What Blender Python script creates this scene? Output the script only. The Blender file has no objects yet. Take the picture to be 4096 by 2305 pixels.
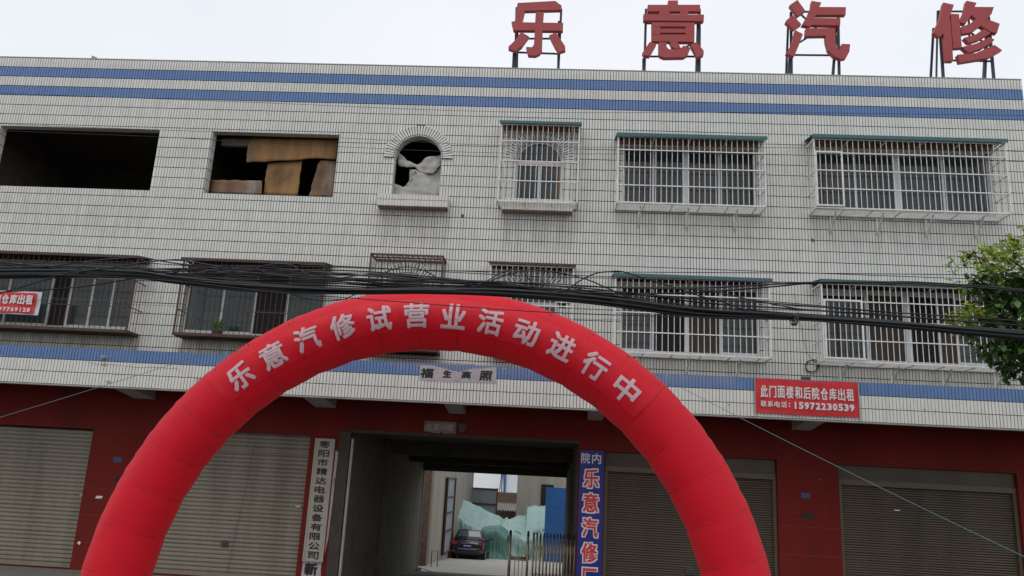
import bpy, bmesh, math, random
from mathutils import Vector, Matrix
random.seed(7)
R = math.radians
sc = bpy.context.scene
col = sc.collection

# ---------------------------------------------------------------- camera
ZP = 11.72                       # top of the parapet
cam_d = bpy.data.cameras.new('camera'); cam = bpy.data.objects.new('camera', cam_d); col.objects.link(cam)
sc.camera = cam
cam_d.sensor_fit = 'HORIZONTAL'; cam_d.sensor_width = 36.0
cam_d.lens = 3159.92 / 4096 * 36.0
cam_d.clip_end = 600; cam_d.clip_start = .1
PAN, TILT, ROLL = -0.0591752, 0.2387621, 0.0523492
cp, sp, ct, st, cr, sr = math.cos(PAN), math.sin(PAN), math.cos(TILT), math.sin(TILT), math.cos(ROLL), math.sin(ROLL)
fwd = Vector((sp*ct, cp*ct, st)); rgt = Vector((cp, -sp, 0)); upv = rgt.cross(fwd)
r2 = cr*rgt + sr*upv; u2 = -sr*rgt + cr*upv
M = Matrix((( r2.x, u2.x, -fwd.x, 0.0), (r2.y, u2.y, -fwd.y, -16.8936), (r2.z, u2.z, -fwd.z, ZP-9.4605), (0, 0, 0, 1)))
cam.matrix_world = M

# ---------------------------------------------------------------- sky, sun, exposure
w = bpy.data.worlds.new('World'); sc.world = w; w.use_nodes = True
nt = w.node_tree; nt.nodes.clear()
o_ = nt.nodes.new('ShaderNodeOutputWorld'); bg = nt.nodes.new('ShaderNodeBackground')
sky = nt.nodes.new('ShaderNodeTexSky'); sky.sky_type = 'NISHITA'; sky.sun_disc = False
sky.sun_elevation = R(58); sky.sun_rotation = R(200); sky.air_density = 1.5; sky.dust_density = 4
mx = nt.nodes.new('ShaderNodeMix'); mx.data_type = 'RGBA'; mx.inputs['Factor'].default_value = .9
tcw = nt.nodes.new('ShaderNodeTexCoord'); nzw = nt.nodes.new('ShaderNodeTexNoise'); nzw.inputs['Scale'].default_value = 1.6; nzw.inputs['Detail'].default_value = 3
rpw = nt.nodes.new('ShaderNodeValToRGB')
rpw.color_ramp.elements[0].color = (7.9, 8.3, 9.0, 1); rpw.color_ramp.elements[1].color = (9.3, 9.5, 9.9, 1)
rpw.color_ramp.elements[0].position = .3; rpw.color_ramp.elements[1].position = .7
nt.links.new(tcw.outputs['Generated'], nzw.inputs['Vector']); nt.links.new(nzw.outputs['Fac'], rpw.inputs['Fac'])
nt.links.new(sky.outputs[0], mx.inputs[6]); nt.links.new(rpw.outputs[0], mx.inputs[7])
nt.links.new(mx.outputs[2], bg.inputs['Color']); bg.inputs['Strength'].default_value = .1
nt.links.new(bg.outputs[0], o_.inputs[0])
sl = bpy.data.lights.new('sun', 'SUN'); sl.energy = .5; sl.angle = R(30); sl.color = (1, .97, .92)
so = bpy.data.objects.new('sun', sl); col.objects.link(so)
so.rotation_euler = (R(32), 0, R(-20))
sc.view_settings.view_transform = 'Standard'; sc.view_settings.look = 'None'
sc.view_settings.gamma = 1; sc.view_settings.use_curve_mapping = False
sc.view_settings.exposure = 0.10

# ---------------------------------------------------------------- helpers
def link(o, parent=None):
    col.objects.link(o)
    if parent: o.parent = parent
    return o
def tag(o, label=None, cat=None, group=None, kind=None):
    if label: o['label'] = label
    if cat: o['category'] = cat
    if group: o['group'] = group
    if kind: o['kind'] = kind
    return o
def empty(name, loc, label, cat, group=None):
    o = bpy.data.objects.new(name, None); o.location = loc; o.empty_display_size = .2
    link(o); tag(o, label, cat, group); bpy.context.view_layer.update() if False else None
    return o
class MB:
    def __init__(s): s.v = []; s.f = []; s.m = []; s.mi = 0
    def add(s, vs, fs):
        b = len(s.v); s.v += [tuple(v) for v in vs]; s.f += [tuple(b+i for i in f) for f in fs]; s.m += [s.mi]*len(fs)
        return s
    def box(s, x0, x1, y0, y1, z0, z1, back=True):
        vs = [(x0,y0,z0),(x1,y0,z0),(x1,y1,z0),(x0,y1,z0),(x0,y0,z1),(x1,y0,z1),(x1,y1,z1),(x0,y1,z1)]
        fs = [(0,1,5,4),(1,2,6,5),(3,0,4,7),(4,5,6,7),(3,2,1,0)]
        if back: fs.append((2,3,7,6))
        return s.add(vs, fs)
    def prism(s, poly, y0, y1):            # poly in (x, z); y0 front
        n = len(poly)
        vs = [(x, y0, z) for x, z in poly] + [(x, y1, z) for x, z in poly]
        a = sum(poly[i][0]*poly[(i+1)%n][1]-poly[(i+1)%n][0]*poly[i][1] for i in range(n))
        f = list(range(n)); bk = [n+i for i in reversed(range(n))]
        sd = [(i, n+i, n+(i+1)%n, (i+1)%n) for i in range(n)]
        if a > 0: sd = [tuple(reversed(q)) for q in sd]
        else: f.reverse(); bk.reverse()
        return s.add(vs, [tuple(f), tuple(bk)] + [tuple(reversed(q)) for q in sd])
    def tube(s, pts, r, n=6, r2=None):
        pts = [Vector(p) for p in pts]; N = len(pts); vs = []
        for i, p in enumerate(pts):
            d = (pts[min(i+1, N-1)] - pts[max(i-1, 0)])
            if d.length < 1e-9: d = Vector((0, 0, 1))
            d.normalize(); a = Vector((0, 0, 1)) if abs(d.z) < .9 else Vector((0, 1, 0))
            u = d.cross(a).normalized(); v = d.cross(u)
            rr = r if r2 is None else r + (r2-r)*i/(N-1)
            for k in range(n):
                t = 2*math.pi*k/n + math.pi/n
                vs.append(p + u*(rr*math.cos(t)) + v*(rr*math.sin(t)))
        fs = []
        for i in range(N-1):
            for k in range(n):
                a0, a1 = i*n+k, i*n+(k+1) % n
                fs.append((a0, a0+n, a1+n, a1))
        fs.append(tuple(range(n))); fs.append(tuple((N-1)*n+k for k in reversed(range(n))))
        return s.add(vs, fs)
    def bar(s, p, q, wd):                  # square bar between two points
        return s.tube([p, q], wd*.7071, 4)
    def grid(s, fn, nu, nv, close=False):
        vs = [fn(i/nu, j/nv) for j in range(nv+1) for i in range(nu+1)]
        fs = [(j*(nu+1)+i, j*(nu+1)+i+1, (j+1)*(nu+1)+i+1, (j+1)*(nu+1)+i) for j in range(nv) for i in range(nu)]
        return s.add(vs, fs)
    def build(s, name, mat, parent=None, smooth=False, loc=None):
        me = bpy.data.meshes.new(name); me.from_pydata(s.v, [], s.f)
        for m_ in (mat if isinstance(mat, (list, tuple)) else [mat]): me.materials.append(m_)
        if any(s.m): me.polygons.foreach_set('material_index', s.m)
        me.validate(); me.update()
        if smooth: me.polygons.foreach_set('use_smooth', [True]*len(me.polygons))
        o = bpy.data.objects.new(name, me); link(o, parent)
        if loc: o.location = loc
        if parent and parent.type == 'EMPTY' and loc is None:
            # meshes are written in world coordinates
            o.location = -wloc(parent)
        elif parent and loc is None:
            o.location = (0, 0, 0)
        return o
def wloc(o):
    v = Vector(o.location)
    while o.parent: o = o.parent; v += Vector(o.location)
    return v
def put(name, me, parent, loc, rot=None, scale=None):     # a part that shares mesh data; loc in world coordinates
    o = bpy.data.objects.new(name, me); link(o, parent)
    o.location = Vector(loc) - (wloc(parent) if parent else Vector((0, 0, 0)))
    if rot: o.rotation_euler = rot
    if scale: o.scale = scale
    return o
def mesh_of(mb, name, mat, smooth=False):
    me = bpy.data.meshes.new(name); me.from_pydata(mb.v, [], mb.f); me.materials.append(mat); me.validate(); me.update()
    if smooth: me.polygons.foreach_set('use_smooth', [True]*len(me.polygons))
    return me

# ---------------------------------------------------------------- materials
def mat(name, c, rough=.7, var=.12, scale=6, metal=0, bump=0, bscale=30, spec=.5, dirt=None, dscale=1.2, damt=.5, trans=0, island=0, coord='pos', streak=False):
    m = bpy.data.materials.new(name); m.use_nodes = True; N = m.node_tree.nodes; K = m.node_tree.links
    b = N['Principled BSDF']; b.inputs['Roughness'].default_value = rough; b.inputs['Metallic'].default_value = metal
    b.inputs['Specular IOR Level'].default_value = spec
    g = N.new('ShaderNodeNewGeometry'); src = g.outputs['Position']
    if streak:
        mp = N.new('ShaderNodeMapping'); mp.inputs['Scale'].default_value = (1, 1, .12); K.new(src, mp.inputs['Vector']); src = mp.outputs[0]
    n = N.new('ShaderNodeTexNoise'); n.inputs['Scale'].default_value = scale; n.inputs['Detail'].default_value = 6; n.inputs['Roughness'].default_value = .6
    K.new(src, n.inputs['Vector'])
    mr = N.new('ShaderNodeMapRange'); mr.inputs[1].default_value = .25; mr.inputs[2].default_value = .75
    mr.inputs[3].default_value = 1-var; mr.inputs[4].default_value = 1+var; K.new(n.outputs['Fac'], mr.inputs[0])
    val = mr.outputs[0]
    if island:
        ri = N.new('ShaderNodeMapRange'); ri.inputs[3].default_value = 1-island; ri.inputs[4].default_value = 1+island
        oi = N.new('ShaderNodeObjectInfo'); ad = N.new('ShaderNodeMath'); ad.operation = 'ADD'; fr = N.new('ShaderNodeMath'); fr.operation = 'FRACT'
        K.new(g.outputs['Random Per Island'], ad.inputs[0]); K.new(oi.outputs['Random'], ad.inputs[1]); K.new(ad.outputs[0], fr.inputs[0]); K.new(fr.outputs[0], ri.inputs[0])
        mu = N.new('ShaderNodeMath'); mu.operation = 'MULTIPLY'; K.new(val, mu.inputs[0]); K.new(ri.outputs[0], mu.inputs[1]); val = mu.outputs[0]
    vm = N.new('ShaderNodeVectorMath'); vm.operation = 'SCALE'; vm.inputs[0].default_value = c; K.new(val, vm.inputs['Scale'])
    out = vm.outputs[0]
    if dirt:
        n2 = N.new('ShaderNodeTexNoise'); n2.inputs['Scale'].default_value = dscale; n2.inputs['Detail'].default_value = 8; n2.inputs['Roughness'].default_value = .65; K.new(src, n2.inputs['Vector'])
        r_ = N.new('ShaderNodeMapRange'); r_.inputs[1].default_value = .5; r_.inputs[2].default_value = .72; r_.inputs[4].default_value = damt; K.new(n2.outputs['Fac'], r_.inputs[0])
        mi = N.new('ShaderNodeMix'); mi.data_type = 'RGBA'; mi.inputs[7].default_value = (*dirt, 1); K.new(r_.outputs[0], mi.inputs['Factor']); K.new(out, mi.inputs[6]); out = mi.outputs[2]
    K.new(out, b.inputs['Base Color'])
    if bump:
        n3 = N.new('ShaderNodeTexNoise'); n3.inputs['Scale'].default_value = bscale; n3.inputs['Detail'].default_value = 5; K.new(src, n3.inputs['Vector'])
        bu = N.new('ShaderNodeBump'); bu.inputs['Strength'].default_value = bump; bu.inputs['Distance'].default_value = .02; K.new(n3.outputs['Fac'], bu.inputs['Height']); K.new(bu.outputs[0], b.inputs['Normal'])
    if trans:
        tl = N.new('ShaderNodeBsdfTranslucent'); K.new(out, tl.inputs[0]); ms = N.new('ShaderNodeMixShader'); ms.inputs[0].default_value = trans
        K.new(b.outputs[0], ms.inputs[1]); K.new(tl.outputs[0], ms.inputs[2]); K.new(ms.outputs[0], N['Material Output'].inputs[0])
    return m

def stain_mat(name, c, stains, rough=.45):
    """glazed tile with weathered patches at fixed places on the wall: stains = [(x0,x1,z0,z1,colour,amount)]"""
    m = mat(name, c, rough, .05, 2.5, island=.045, dirt=(c[0]*.72, c[1]*.70, c[2]*.66), dscale=.5, damt=.18, spec=.45)
    N = m.node_tree.nodes; K = m.node_tree.links; b = N['Principled BSDF']; out = b.inputs['Base Color'].links[0].from_socket
    g = [x for x in N if x.type == 'NEW_GEOMETRY'][0]; sx = N.new('ShaderNodeSeparateXYZ'); K.new(g.outputs['Position'], sx.inputs[0])
    mp = N.new('ShaderNodeMapping'); mp.inputs['Scale'].default_value = (7, 7, 1.1); K.new(g.outputs['Position'], mp.inputs['Vector'])
    nz = N.new('ShaderNodeTexNoise'); nz.inputs['Scale'].default_value = 1; nz.inputs['Detail'].default_value = 6; K.new(mp.outputs[0], nz.inputs['Vector'])
    def edge(sock, a, s_):
        r_ = N.new('ShaderNodeMapRange'); r_.interpolation_type = 'SMOOTHSTEP'; r_.inputs[1].default_value = a-s_; r_.inputs[2].default_value = a+s_; K.new(sock, r_.inputs[0]); return r_.outputs[0]
    def mul(a, c_):
        q = N.new('ShaderNodeMath'); q.operation = 'MULTIPLY'
        K.new(a, q.inputs[0])
        if isinstance(c_, float): q.inputs[1].default_value = c_
        else: K.new(c_, q.inputs[1])
        return q.outputs[0]
    def inv(a):
        q = N.new('ShaderNodeMath'); q.operation = 'SUBTRACT'; q.inputs[0].default_value = 1; K.new(a, q.inputs[1]); return q.outputs[0]
    for (x0, x1, z0, z1, cc, am) in stains:
        s_ = min(.06, (x1-x0)*.25)
        f = mul(mul(edge(sx.outputs[0], x0, s_), inv(edge(sx.outputs[0], x1, s_))), mul(edge(sx.outputs[2], z0, .12), inv(edge(sx.outputs[2], z1, .03))))
        nr = N.new('ShaderNodeMapRange'); nr.inputs[1].default_value = .3; nr.inputs[2].default_value = .65; K.new(nz.outputs['Fac'], nr.inputs[0])
        f = mul(mul(f, nr.outputs[0]), float(am))
        mi = N.new('ShaderNodeMix'); mi.data_type = 'RGBA'; mi.inputs[7].default_value = (*cc, 1); K.new(f, mi.inputs['Factor']); K.new(out, mi.inputs[6]); out = mi.outputs[2]
    K.new(out, b.inputs['Base Color'])
    return m
ST = [(-9.36, -9.22, 4.4, 5.0, (.30, .14, .04), .95), (-8.33, -8.17, 4.4, 5.0, (.30, .14, .04), .95), (-13.6, -9.3, 4.3, 4.98, (.33, .29, .15), .75), (-8.3, -5.0, 4.3, 4.98, (.33, .29, .16), .65),
      (-13.5, -9.6, 7.3, 8.35, (.38, .37, .32), .2), (1.2, 4.5, 7.6, 8.3, (.38, .37, .33), .25), (5.5, 9.6, 7.6, 8.3, (.38, .37, .33), .25), (-4.2, -2.5, 7.3, 8.1, (.36, .32, .28), .4), (-1.35, .3, 7.3, 8.1, (.36, .32, .28), .4),
      (-7.2, -7.0, 3.65, 3.95, (.36, .26, .2), .7), (1.2, 9.6, 4.3, 4.98, (.42, .40, .35), .3), (-15.3, 12.9, 4.4, 11.6, (.50, .49, .44), .28)]
M_ = {}
M_['tile'] = stain_mat('cream glazed tile', (.76, .755, .70), ST)
M_['btile'] = stain_mat('blue glazed tile', (.13, .23, .46), [(-3.3, 3.5, 4.3, 4.46, (.45, .36, .33), .35)])
M_['grout'] = mat('dark pointing', (.022, .025, .045), .9, .2)
M_['red'] = mat('dark red wall paint', (.16, .0175, .0135), .7, .18, 1.2, spec=.12, bump=.15, bscale=60, dirt=(.075, .022, .014), dscale=.7, damt=.75, streak=True)
M_['plaster'] = mat('grey cement render', (.115, .105, .085), .9, .2, 3, bump=.3, dirt=(.05, .045, .035), dscale=1.0, damt=.7)
M_['passage'] = mat('grey passage render', (.16, .145, .115), .9, .2, 3, bump=.3, dirt=(.08, .07, .055), dscale=1.0, damt=.7)
M_['darkplaster'] = mat('dark old plaster', (.13, .105, .085), .95, .3, 3)  # one dark brown tone, mottled at random
M_['concrete'] = mat('pale concrete', (.36, .35, .33), .9, .15, 4, bump=.2, dirt=(.2, .18, .16), damt=.6)
M_['wcage'] = mat('white painted steel', (.78, .77, .73), .45, .1, 8, dirt=(.38, .33, .27), dscale=5, damt=.5)
M_['rust'] = mat('rusty steel', (.10, .058, .045), .85, .4, 25, dirt=(.06, .04, .035), dscale=6, damt=.8)
M_['teal'] = mat('teal painted sheet steel', (.045, .125, .135), .5, .15, 6, dirt=(.04, .07, .08), dscale=3)
M_['rustroof'] = mat('brown rusted sheet', (.075, .05, .04), .8, .3, 8, dirt=(.05, .035, .03), dscale=4)
M_['orange'] = mat('orange primer strip', (.38, .17, .07), .8, .3, 6, dirt=(.12, .07, .04), dscale=3, damt=.8)
M_['whiteframe'] = mat('white plastic window frame', (.66, .68, .70), .4, .06, 5, dirt=(.42, .42, .42), dscale=3, damt=.4)
M_['oldframe'] = mat('old aluminium window frame', (.55, .55, .52), .5, .15, 6, dirt=(.28, .26, .22), dscale=4, damt=.6)
M_['glass'] = mat('dark window glass', (.035, .042, .045), .06, .35, 1.1, spec=.5)
M_['tealglass'] = mat('greenish window glass', (.04, .062, .062), .08, .35, 1.0, spec=.45)
M_['sillunder'] = mat('brown sill underside', (.30, .235, .20), .9, .2, 6, dirt=(.14, .10, .08), dscale=4, damt=.7)
M_['jamb'] = mat('grimy dark render', (.055, .048, .038), .9, .25, 4, bump=.3)  # dark tone for the gate jambs, mottled at random
M_['dark_fill'] = mat('painted darkness of openings', (.012, .012, .013), .9, .2)  # near-black fill: the darkness inside openings is put into the colour
M_['curtain'] = mat('brown curtain', (.065, .05, .042), .95, .2, 10)
M_['ply'] = mat('stained orange plywood', (.36, .195, .075), .8, .4, 4, dirt=(.15, .11, .08), dscale=3.2, damt=1.0, streak=True)
M_['ply2'] = mat('weathered brown board', (.20, .12, .07), .85, .45, 4, dirt=(.33, .30, .27), dscale=2.2, damt=.95, streak=True)
M_['sack'] = mat('grey woven sacking', (.52, .51, .47), .9, .1, 10, bump=.3, bscale=25, dirt=(.30, .28, .25), dscale=3, damt=.6)
M_['letter'] = mat('faded red sign paint', (.40, .055, .058), .55, .08, 3, dirt=(.33, .05, .05), dscale=2)
M_['seam'] = mat('red seam tape', (.45, .008, .012), .55, .1)
M_['letterside'] = mat('dark red sheet edge', (.24, .03, .035), .6, .1)
M_['steel'] = mat('dark steel frame', (.045, .055, .075), .6, .2, 10)
M_['arch'] = mat('red inflatable fabric', (.86, .011, .030), .55, .05, 1.5, trans=.26, bump=.35, bscale=2.2, spec=.3)
M_['strip'] = mat('red banner fabric', (.88, .011, .030), .5, .05, 2, trans=.2, bump=.6, bscale=4, spec=.35)
M_['pinkwhite'] = mat('pale pink banner lettering', (.78, .52, .56), .6, .06, 8)
M_['banner'] = mat('red printed banner', (.62, .025, .03), .5, .08, 3, bump=.3, bscale=6)
M_['bwhite'] = mat('white banner lettering', (.74, .70, .70), .6, .05)
M_['cloth'] = mat('white banner edge', (.62, .60, .62), .7, .1, bump=.3, bscale=8)
M_['cable'] = mat('black cable sheath', (.012, .014, .017), .45, .2, 10)
M_['signwhite'] = mat('white lacquer board', (.37, .335, .285), .4, .1, 3, dirt=(.36, .34, .29), dscale=2)
M_['black'] = mat('black paint', (.012, .016, .014), .5, .1)
M_['blue'] = mat('blue sign board', (.012, .022, .20), .35, .06, 3)
M_['signred'] = mat('red sign lettering', (.62, .035, .045), .5, .05)
M_['paperb'] = mat('browned old paper', (.24, .21, .17), .9, .2, 8, dirt=(.14, .08, .06), dscale=6, damt=.8)
M_['paper'] = mat('greyish old paper', (.47, .42, .43), .9, .12, 8, dirt=(.3, .26, .28), dscale=6, damt=.7)
M_['shut'] = mat('grey beige shutter steel', (.225, .197, .15), .5, .12, 3, dirt=(.12, .095, .065), dscale=1.6, damt=.7, streak=True)
M_['shutb'] = mat('brown shutter steel', (.080, .058, .036), .5, .15, 3, dirt=(.045, .033, .022), dscale=1.6, damt=.8, streak=True)
M_['shutf'] = mat('brown shutter frame', (.10, .072, .045), .5, .12, 4)
M_['ground'] = mat('concrete paving', (.15, .145, .125), .9, .15, 1.5, bump=.2, dirt=(.10, .095, .08), dscale=.8, damt=.6)
M_['yard'] = mat('pale concrete yard', (.50, .475, .42), .9, .1, 2, dirt=(.28, .26, .22), dscale=1.0, damt=.5)
M_['road'] = mat('worn asphalt', (.07, .07, .068), .9, .15, 3, bump=.3)
M_['yardwall'] = mat('grey yard wall', (.31, .29, .24), .9, .15, 2, dirt=(.20, .17, .13), dscale=.9, damt=.7, streak=True)
M_['brick'] = mat('old brown wall', (.24, .16, .115), .9, .3, 5, dirt=(.12, .09, .07), dscale=3)
M_['panelgrey'] = mat('blue grey sheet panel', (.26, .30, .33), .6, .08, 2, dirt=(.18, .2, .21), dscale=1.5)
M_['bluedoor'] = mat('blue painted steel door', (.015, .10, .30), .45, .08, 2)
M_['tarp'] = mat('pale green striped tarpaulin', (.26, .42, .38), .5, .15, 3, bump=1.0, bscale=3.5, dirt=(.16, .30, .27), dscale=2.5, damt=.7)
M_['tarpd'] = mat('dark green tarpaulin', (.06, .16, .135), .5, .15, 3, bump=1.0, bscale=3.5)
M_['stainless'] = mat('tarnished stainless steel', (.27, .215, .15), .35, .15, 6, metal=.7, dirt=(.2, .16, .11), dscale=3)
M_['carpaint'] = mat('black car paint', (.012, .014, .032), .15, .05, 2, spec=.7)
M_['carglass'] = mat('car window glass', (.07, .10, .10), .05, .1, 2, spec=.8)
M_['tyre'] = mat('tyre rubber', (.015, .015, .015), .85, .1)
M_['lamp'] = mat('red tail lamp', (.42, .03, .03), .2, .2, 20)
M_['chrome'] = mat('chrome trim', (.8, .8, .8), .15, .02, metal=.9)
M_['plate'] = mat('blue number plate', (.02, .05, .35), .4, .05)
M_['sky_white'] = mat('white warehouse cladding', (.80, .81, .83), .6, .03, 1)
M_['polegrey'] = mat('pale grey cladding', (.55, .60, .64), .6, .03, 1)
M_['bark'] = mat('brown bark', (.10, .075, .05), .9, .3, 20, bump=.4)
M_['leafd'] = mat('dark green leaf', (.075, .16, .035), .5, .3, 4, trans=.25, island=.35)
M_['leafl'] = mat('young yellow green leaf', (.42, .52, .08), .5, .2, 4, trans=.35, island=.3)
M_['string'] = mat('green cord', (.10, .20, .17), .8, .05)
M_['blueplate'] = mat('blue enamel plate', (.035, .06, .14), .5, .15, 20)
M_['tar'] = mat('dark patch', (.02, .022, .022), .9, .2, 20)
M_['corr'] = mat('pale grey corrugated sheet', (.45, .42, .42), .8, .1, 5)

for k_ in ('arch', 'strip'):
    b_ = M_[k_].node_tree.nodes['Principled BSDF']; b_.inputs['Sheen Weight'].default_value = .12; b_.inputs['Sheen Roughness'].default_value = .5; b_.inputs['Sheen Tint'].default_value = (1, .75, .8, 1)
def stripes(m, sc_, c2, amt):
    N = m.node_tree.nodes; K = m.node_tree.links; b = N['Principled BSDF']; out = b.inputs['Base Color'].links[0].from_socket
    tc = N.new('ShaderNodeTexCoord'); mp = N.new('ShaderNodeMapping'); mp.inputs['Rotation'].default_value = (0, R(8), 0); K.new(tc.outputs['Object'], mp.inputs['Vector'])
    wv = N.new('ShaderNodeTexWave'); wv.inputs['Scale'].default_value = sc_; wv.inputs['Distortion'].default_value = 1.2; wv.inputs['Detail'].default_value = 2; K.new(mp.outputs[0], wv.inputs['Vector'])
    q = N.new('ShaderNodeMath'); q.operation = 'MULTIPLY'; q.inputs[1].default_value = amt; K.new(wv.outputs['Fac'], q.inputs[0])
    mi = N.new('ShaderNodeMix'); mi.data_type = 'RGBA'; mi.inputs[7].default_value = (*c2, 1); K.new(q.outputs[0], mi.inputs['Factor']); K.new(out, mi.inputs[6]); K.new(mi.outputs[2], b.inputs['Base Color'])
stripes(M_['tarp'], 7, (.60, .70, .70), .3); stripes(M_['tarpd'], 7, (.16, .32, .28), .5)

# ---------------------------------------------------------------- lettering
_g = {}
def glyph(ch, bold=.02, cut=False):
    """one character as a list of verts (x,z) and faces; the stroke is fattened by overlaid shifted copies"""
    if ch in _g: return _g[ch]
    cu = bpy.data.curves.new('t', 'FONT'); cu.body = ch; cu.size = 1; cu.resolution_u = 2
    o = bpy.data.objects.new('t', cu); col.objects.link(o); bpy.context.view_layer.update()
    me = bpy.data.meshes.new_from_object(o.evaluated_get(bpy.context.evaluated_depsgraph_get()))
    bm = bmesh.new(); bm.from_mesh(me); bmesh.ops.remove_doubles(bm, verts=bm.verts, dist=1e-5); bmesh.ops.triangulate(bm, faces=bm.faces)
    bm.verts.index_update()
    v = [(a.co.x, a.co.y) for a in bm.verts]; f = [tuple(q.index for q in p.verts) for p in bm.faces]; bm.free()
    bpy.data.objects.remove(o); bpy.data.meshes.remove(me); bpy.data.curves.remove(cu)
    if v:
        x0, x1 = min(a[0] for a in v), max(a[0] for a in v); z0, z1 = min(a[1] for a in v), max(a[1] for a in v)
    else: x0 = x1 = z0 = z1 = 0
    _g[ch] = (v, f, (x0, x1, z0, z1)); return _g[ch]
def char_mb(ch, w_, h_, bold, layers=8, eps=.0006, cx=0, cz=0, y=0, shear=0):
    """character centred on (cx, cz), facing -Y, w_ x h_ metres, every stroke fattened by bold metres each side"""
    v, f, (x0, x1, z0, z1) = glyph(ch); mb = MB()
    if not v: return mb
    sx, sz = (w_-2*bold)/max(x1-x0, 1e-3), (h_-2*bold)/max(z1-z0, 1e-3)
    if ch in '1:一': sx = min(sx, sz)
    n_ = 4 if bold < .02 else 8
    ring = [(-1, -1), (1, -1), (1, 1), (-1, 1), (0, -1), (1, 0), (0, 1), (-1, 0)][:n_]+[(0, 0)]
    for k, (dx, dz) in enumerate(ring):
        dx *= bold; dz *= bold
        mb.add([(cx+(p[0]-(x0+x1)/2)*sx+dx+shear*(p[1]-(z0+z1)/2)*sz, y-eps*k, cz+(p[1]-(z0+z1)/2)*sz+dz) for p in v], f)
    return mb

# ---------------------------------------------------------------- measured outlines (x, z in metres on their own planes)
LETTERS={'le': [[(-1.243, 13.597), (-0.322, 13.671), (-0.162, 13.545), (-0.165, 13.43), (-1.053, 13.386), (-1.103, 13.069), (-0.107, 13.073), (-0.107, 12.862), (-1.308, 12.852), (-1.366, 13.08), (-1.283, 13.095)], [(-0.786, 13.37), (-0.588, 13.361), (-0.598, 13.067), (-0.788, 13.067)], [(-0.786, 12.855), (-0.597, 12.851), (-0.59, 12.331), (-0.639, 12.238), (-0.741, 12.178), (-0.918, 12.186), (-0.977, 12.405), (-0.834, 12.4), (-0.792, 12.472)], [(-1.121, 12.81), (-0.922, 12.692), (-1.09, 12.411), (-1.228, 12.295), (-1.4, 12.354), (-1.403, 12.404), (-1.242, 12.588)], [(-0.434, 12.732), (-0.271, 12.808), (-0.04, 12.448), (-0.029, 12.344), (-0.184, 12.286), (-0.283, 12.422)]], 'yi': [[(2.408, 13.738), (2.644, 13.743), (2.644, 13.615), (2.408, 13.61)], [(1.921, 13.609), (3.174, 13.634), (3.173, 13.456), (1.923, 13.43)], [(2.203, 13.44), (2.428, 13.445), (2.458, 13.356), (2.185, 13.351)], [(2.7, 13.45), (2.901, 13.455), (2.864, 13.361), (2.67, 13.361)], [(1.819, 13.351), (3.265, 13.369), (3.257, 13.192), (1.821, 13.182)], [(2.019, 13.136), (3.042, 13.145), (3.038, 13.04), (2.02, 13.026)], [(2.02, 13.031), (2.225, 13.035), (2.226, 12.8), (2.022, 12.796)], [(2.826, 13.04), (3.038, 13.044), (3.037, 12.819), (2.826, 12.814)], [(2.225, 12.964), (2.826, 12.977), (2.826, 12.872), (2.226, 12.859)], [(2.022, 12.804), (3.037, 12.827), (3.032, 12.635), (2.024, 12.629)], [(1.976, 12.611), (2.135, 12.561), (1.972, 12.234), (1.842, 12.256), (1.805, 12.313)], [(2.19, 12.616), (2.368, 12.608), (2.376, 12.483), (2.432, 12.423), (2.634, 12.415), (2.745, 12.484), (2.763, 12.526), (2.94, 12.476), (2.873, 12.289), (2.782, 12.221), (2.322, 12.201), (2.211, 12.252), (2.192, 12.355)], [(2.449, 12.63), (2.634, 12.63), (2.708, 12.471), (2.598, 12.427), (2.505, 12.495)], [(2.94, 12.559), (3.084, 12.632), (3.252, 12.401), (3.248, 12.298), (3.093, 12.232), (3.032, 12.375)]], 'qi': [[(5.485, 13.816), (5.662, 13.524), (5.481, 13.378), (5.314, 13.643), (5.3, 13.669)], [(5.365, 13.405), (5.554, 13.158), (5.378, 13.016), (5.19, 13.212), (5.203, 13.254)], [(5.403, 13.0), (5.582, 12.896), (5.461, 12.555), (5.355, 12.299), (5.176, 12.385), (5.33, 12.676)], [(5.819, 13.793), (6.052, 13.755), (5.996, 13.632), (6.618, 13.64), (6.601, 13.435), (5.915, 13.42), (5.853, 13.335), (6.477, 13.34), (6.46, 13.148), (5.795, 13.15), (5.756, 13.1), (5.568, 13.145), (5.709, 13.412), (5.802, 13.645)], [(5.66, 13.056), (6.344, 13.071), (6.328, 12.699), (6.363, 12.515), (6.445, 12.505), (6.478, 12.661), (6.669, 12.653), (6.641, 12.46), (6.554, 12.287), (6.434, 12.26), (6.276, 12.337), (6.156, 12.49), (6.112, 12.714), (6.107, 12.867), (5.638, 12.848)]], 'xiu': [[(8.893, 13.812), (9.134, 13.754), (9.007, 13.418), (9.02, 13.212), (9.0, 12.273), (8.841, 12.27), (8.831, 12.981), (8.738, 12.885), (8.604, 13.005), (8.781, 13.372)], [(9.036, 13.51), (9.229, 13.506), (9.223, 12.623), (9.026, 12.606)], [(9.431, 13.865), (9.66, 13.815), (9.604, 13.705), (10.045, 13.71), (9.975, 13.522), (9.839, 13.395), (10.138, 13.269), (10.055, 13.021), (9.898, 13.058), (9.698, 13.206), (9.488, 13.037), (9.244, 12.978), (9.237, 13.155), (9.471, 13.263), (9.606, 13.39), (9.508, 13.491), (9.363, 13.252), (9.24, 13.279), (9.238, 13.341), (9.353, 13.571)], [(9.297, 12.881), (9.571, 12.977), (9.762, 13.125), (9.913, 13.026), (9.63, 12.836), (9.393, 12.749)], [(9.231, 12.643), (9.551, 12.732), (9.885, 12.911), (9.985, 12.844), (9.682, 12.613), (9.354, 12.496)], [(9.109, 12.438), (9.53, 12.488), (9.973, 12.709), (10.131, 12.575), (9.802, 12.373), (9.146, 12.237)]]}
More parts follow.
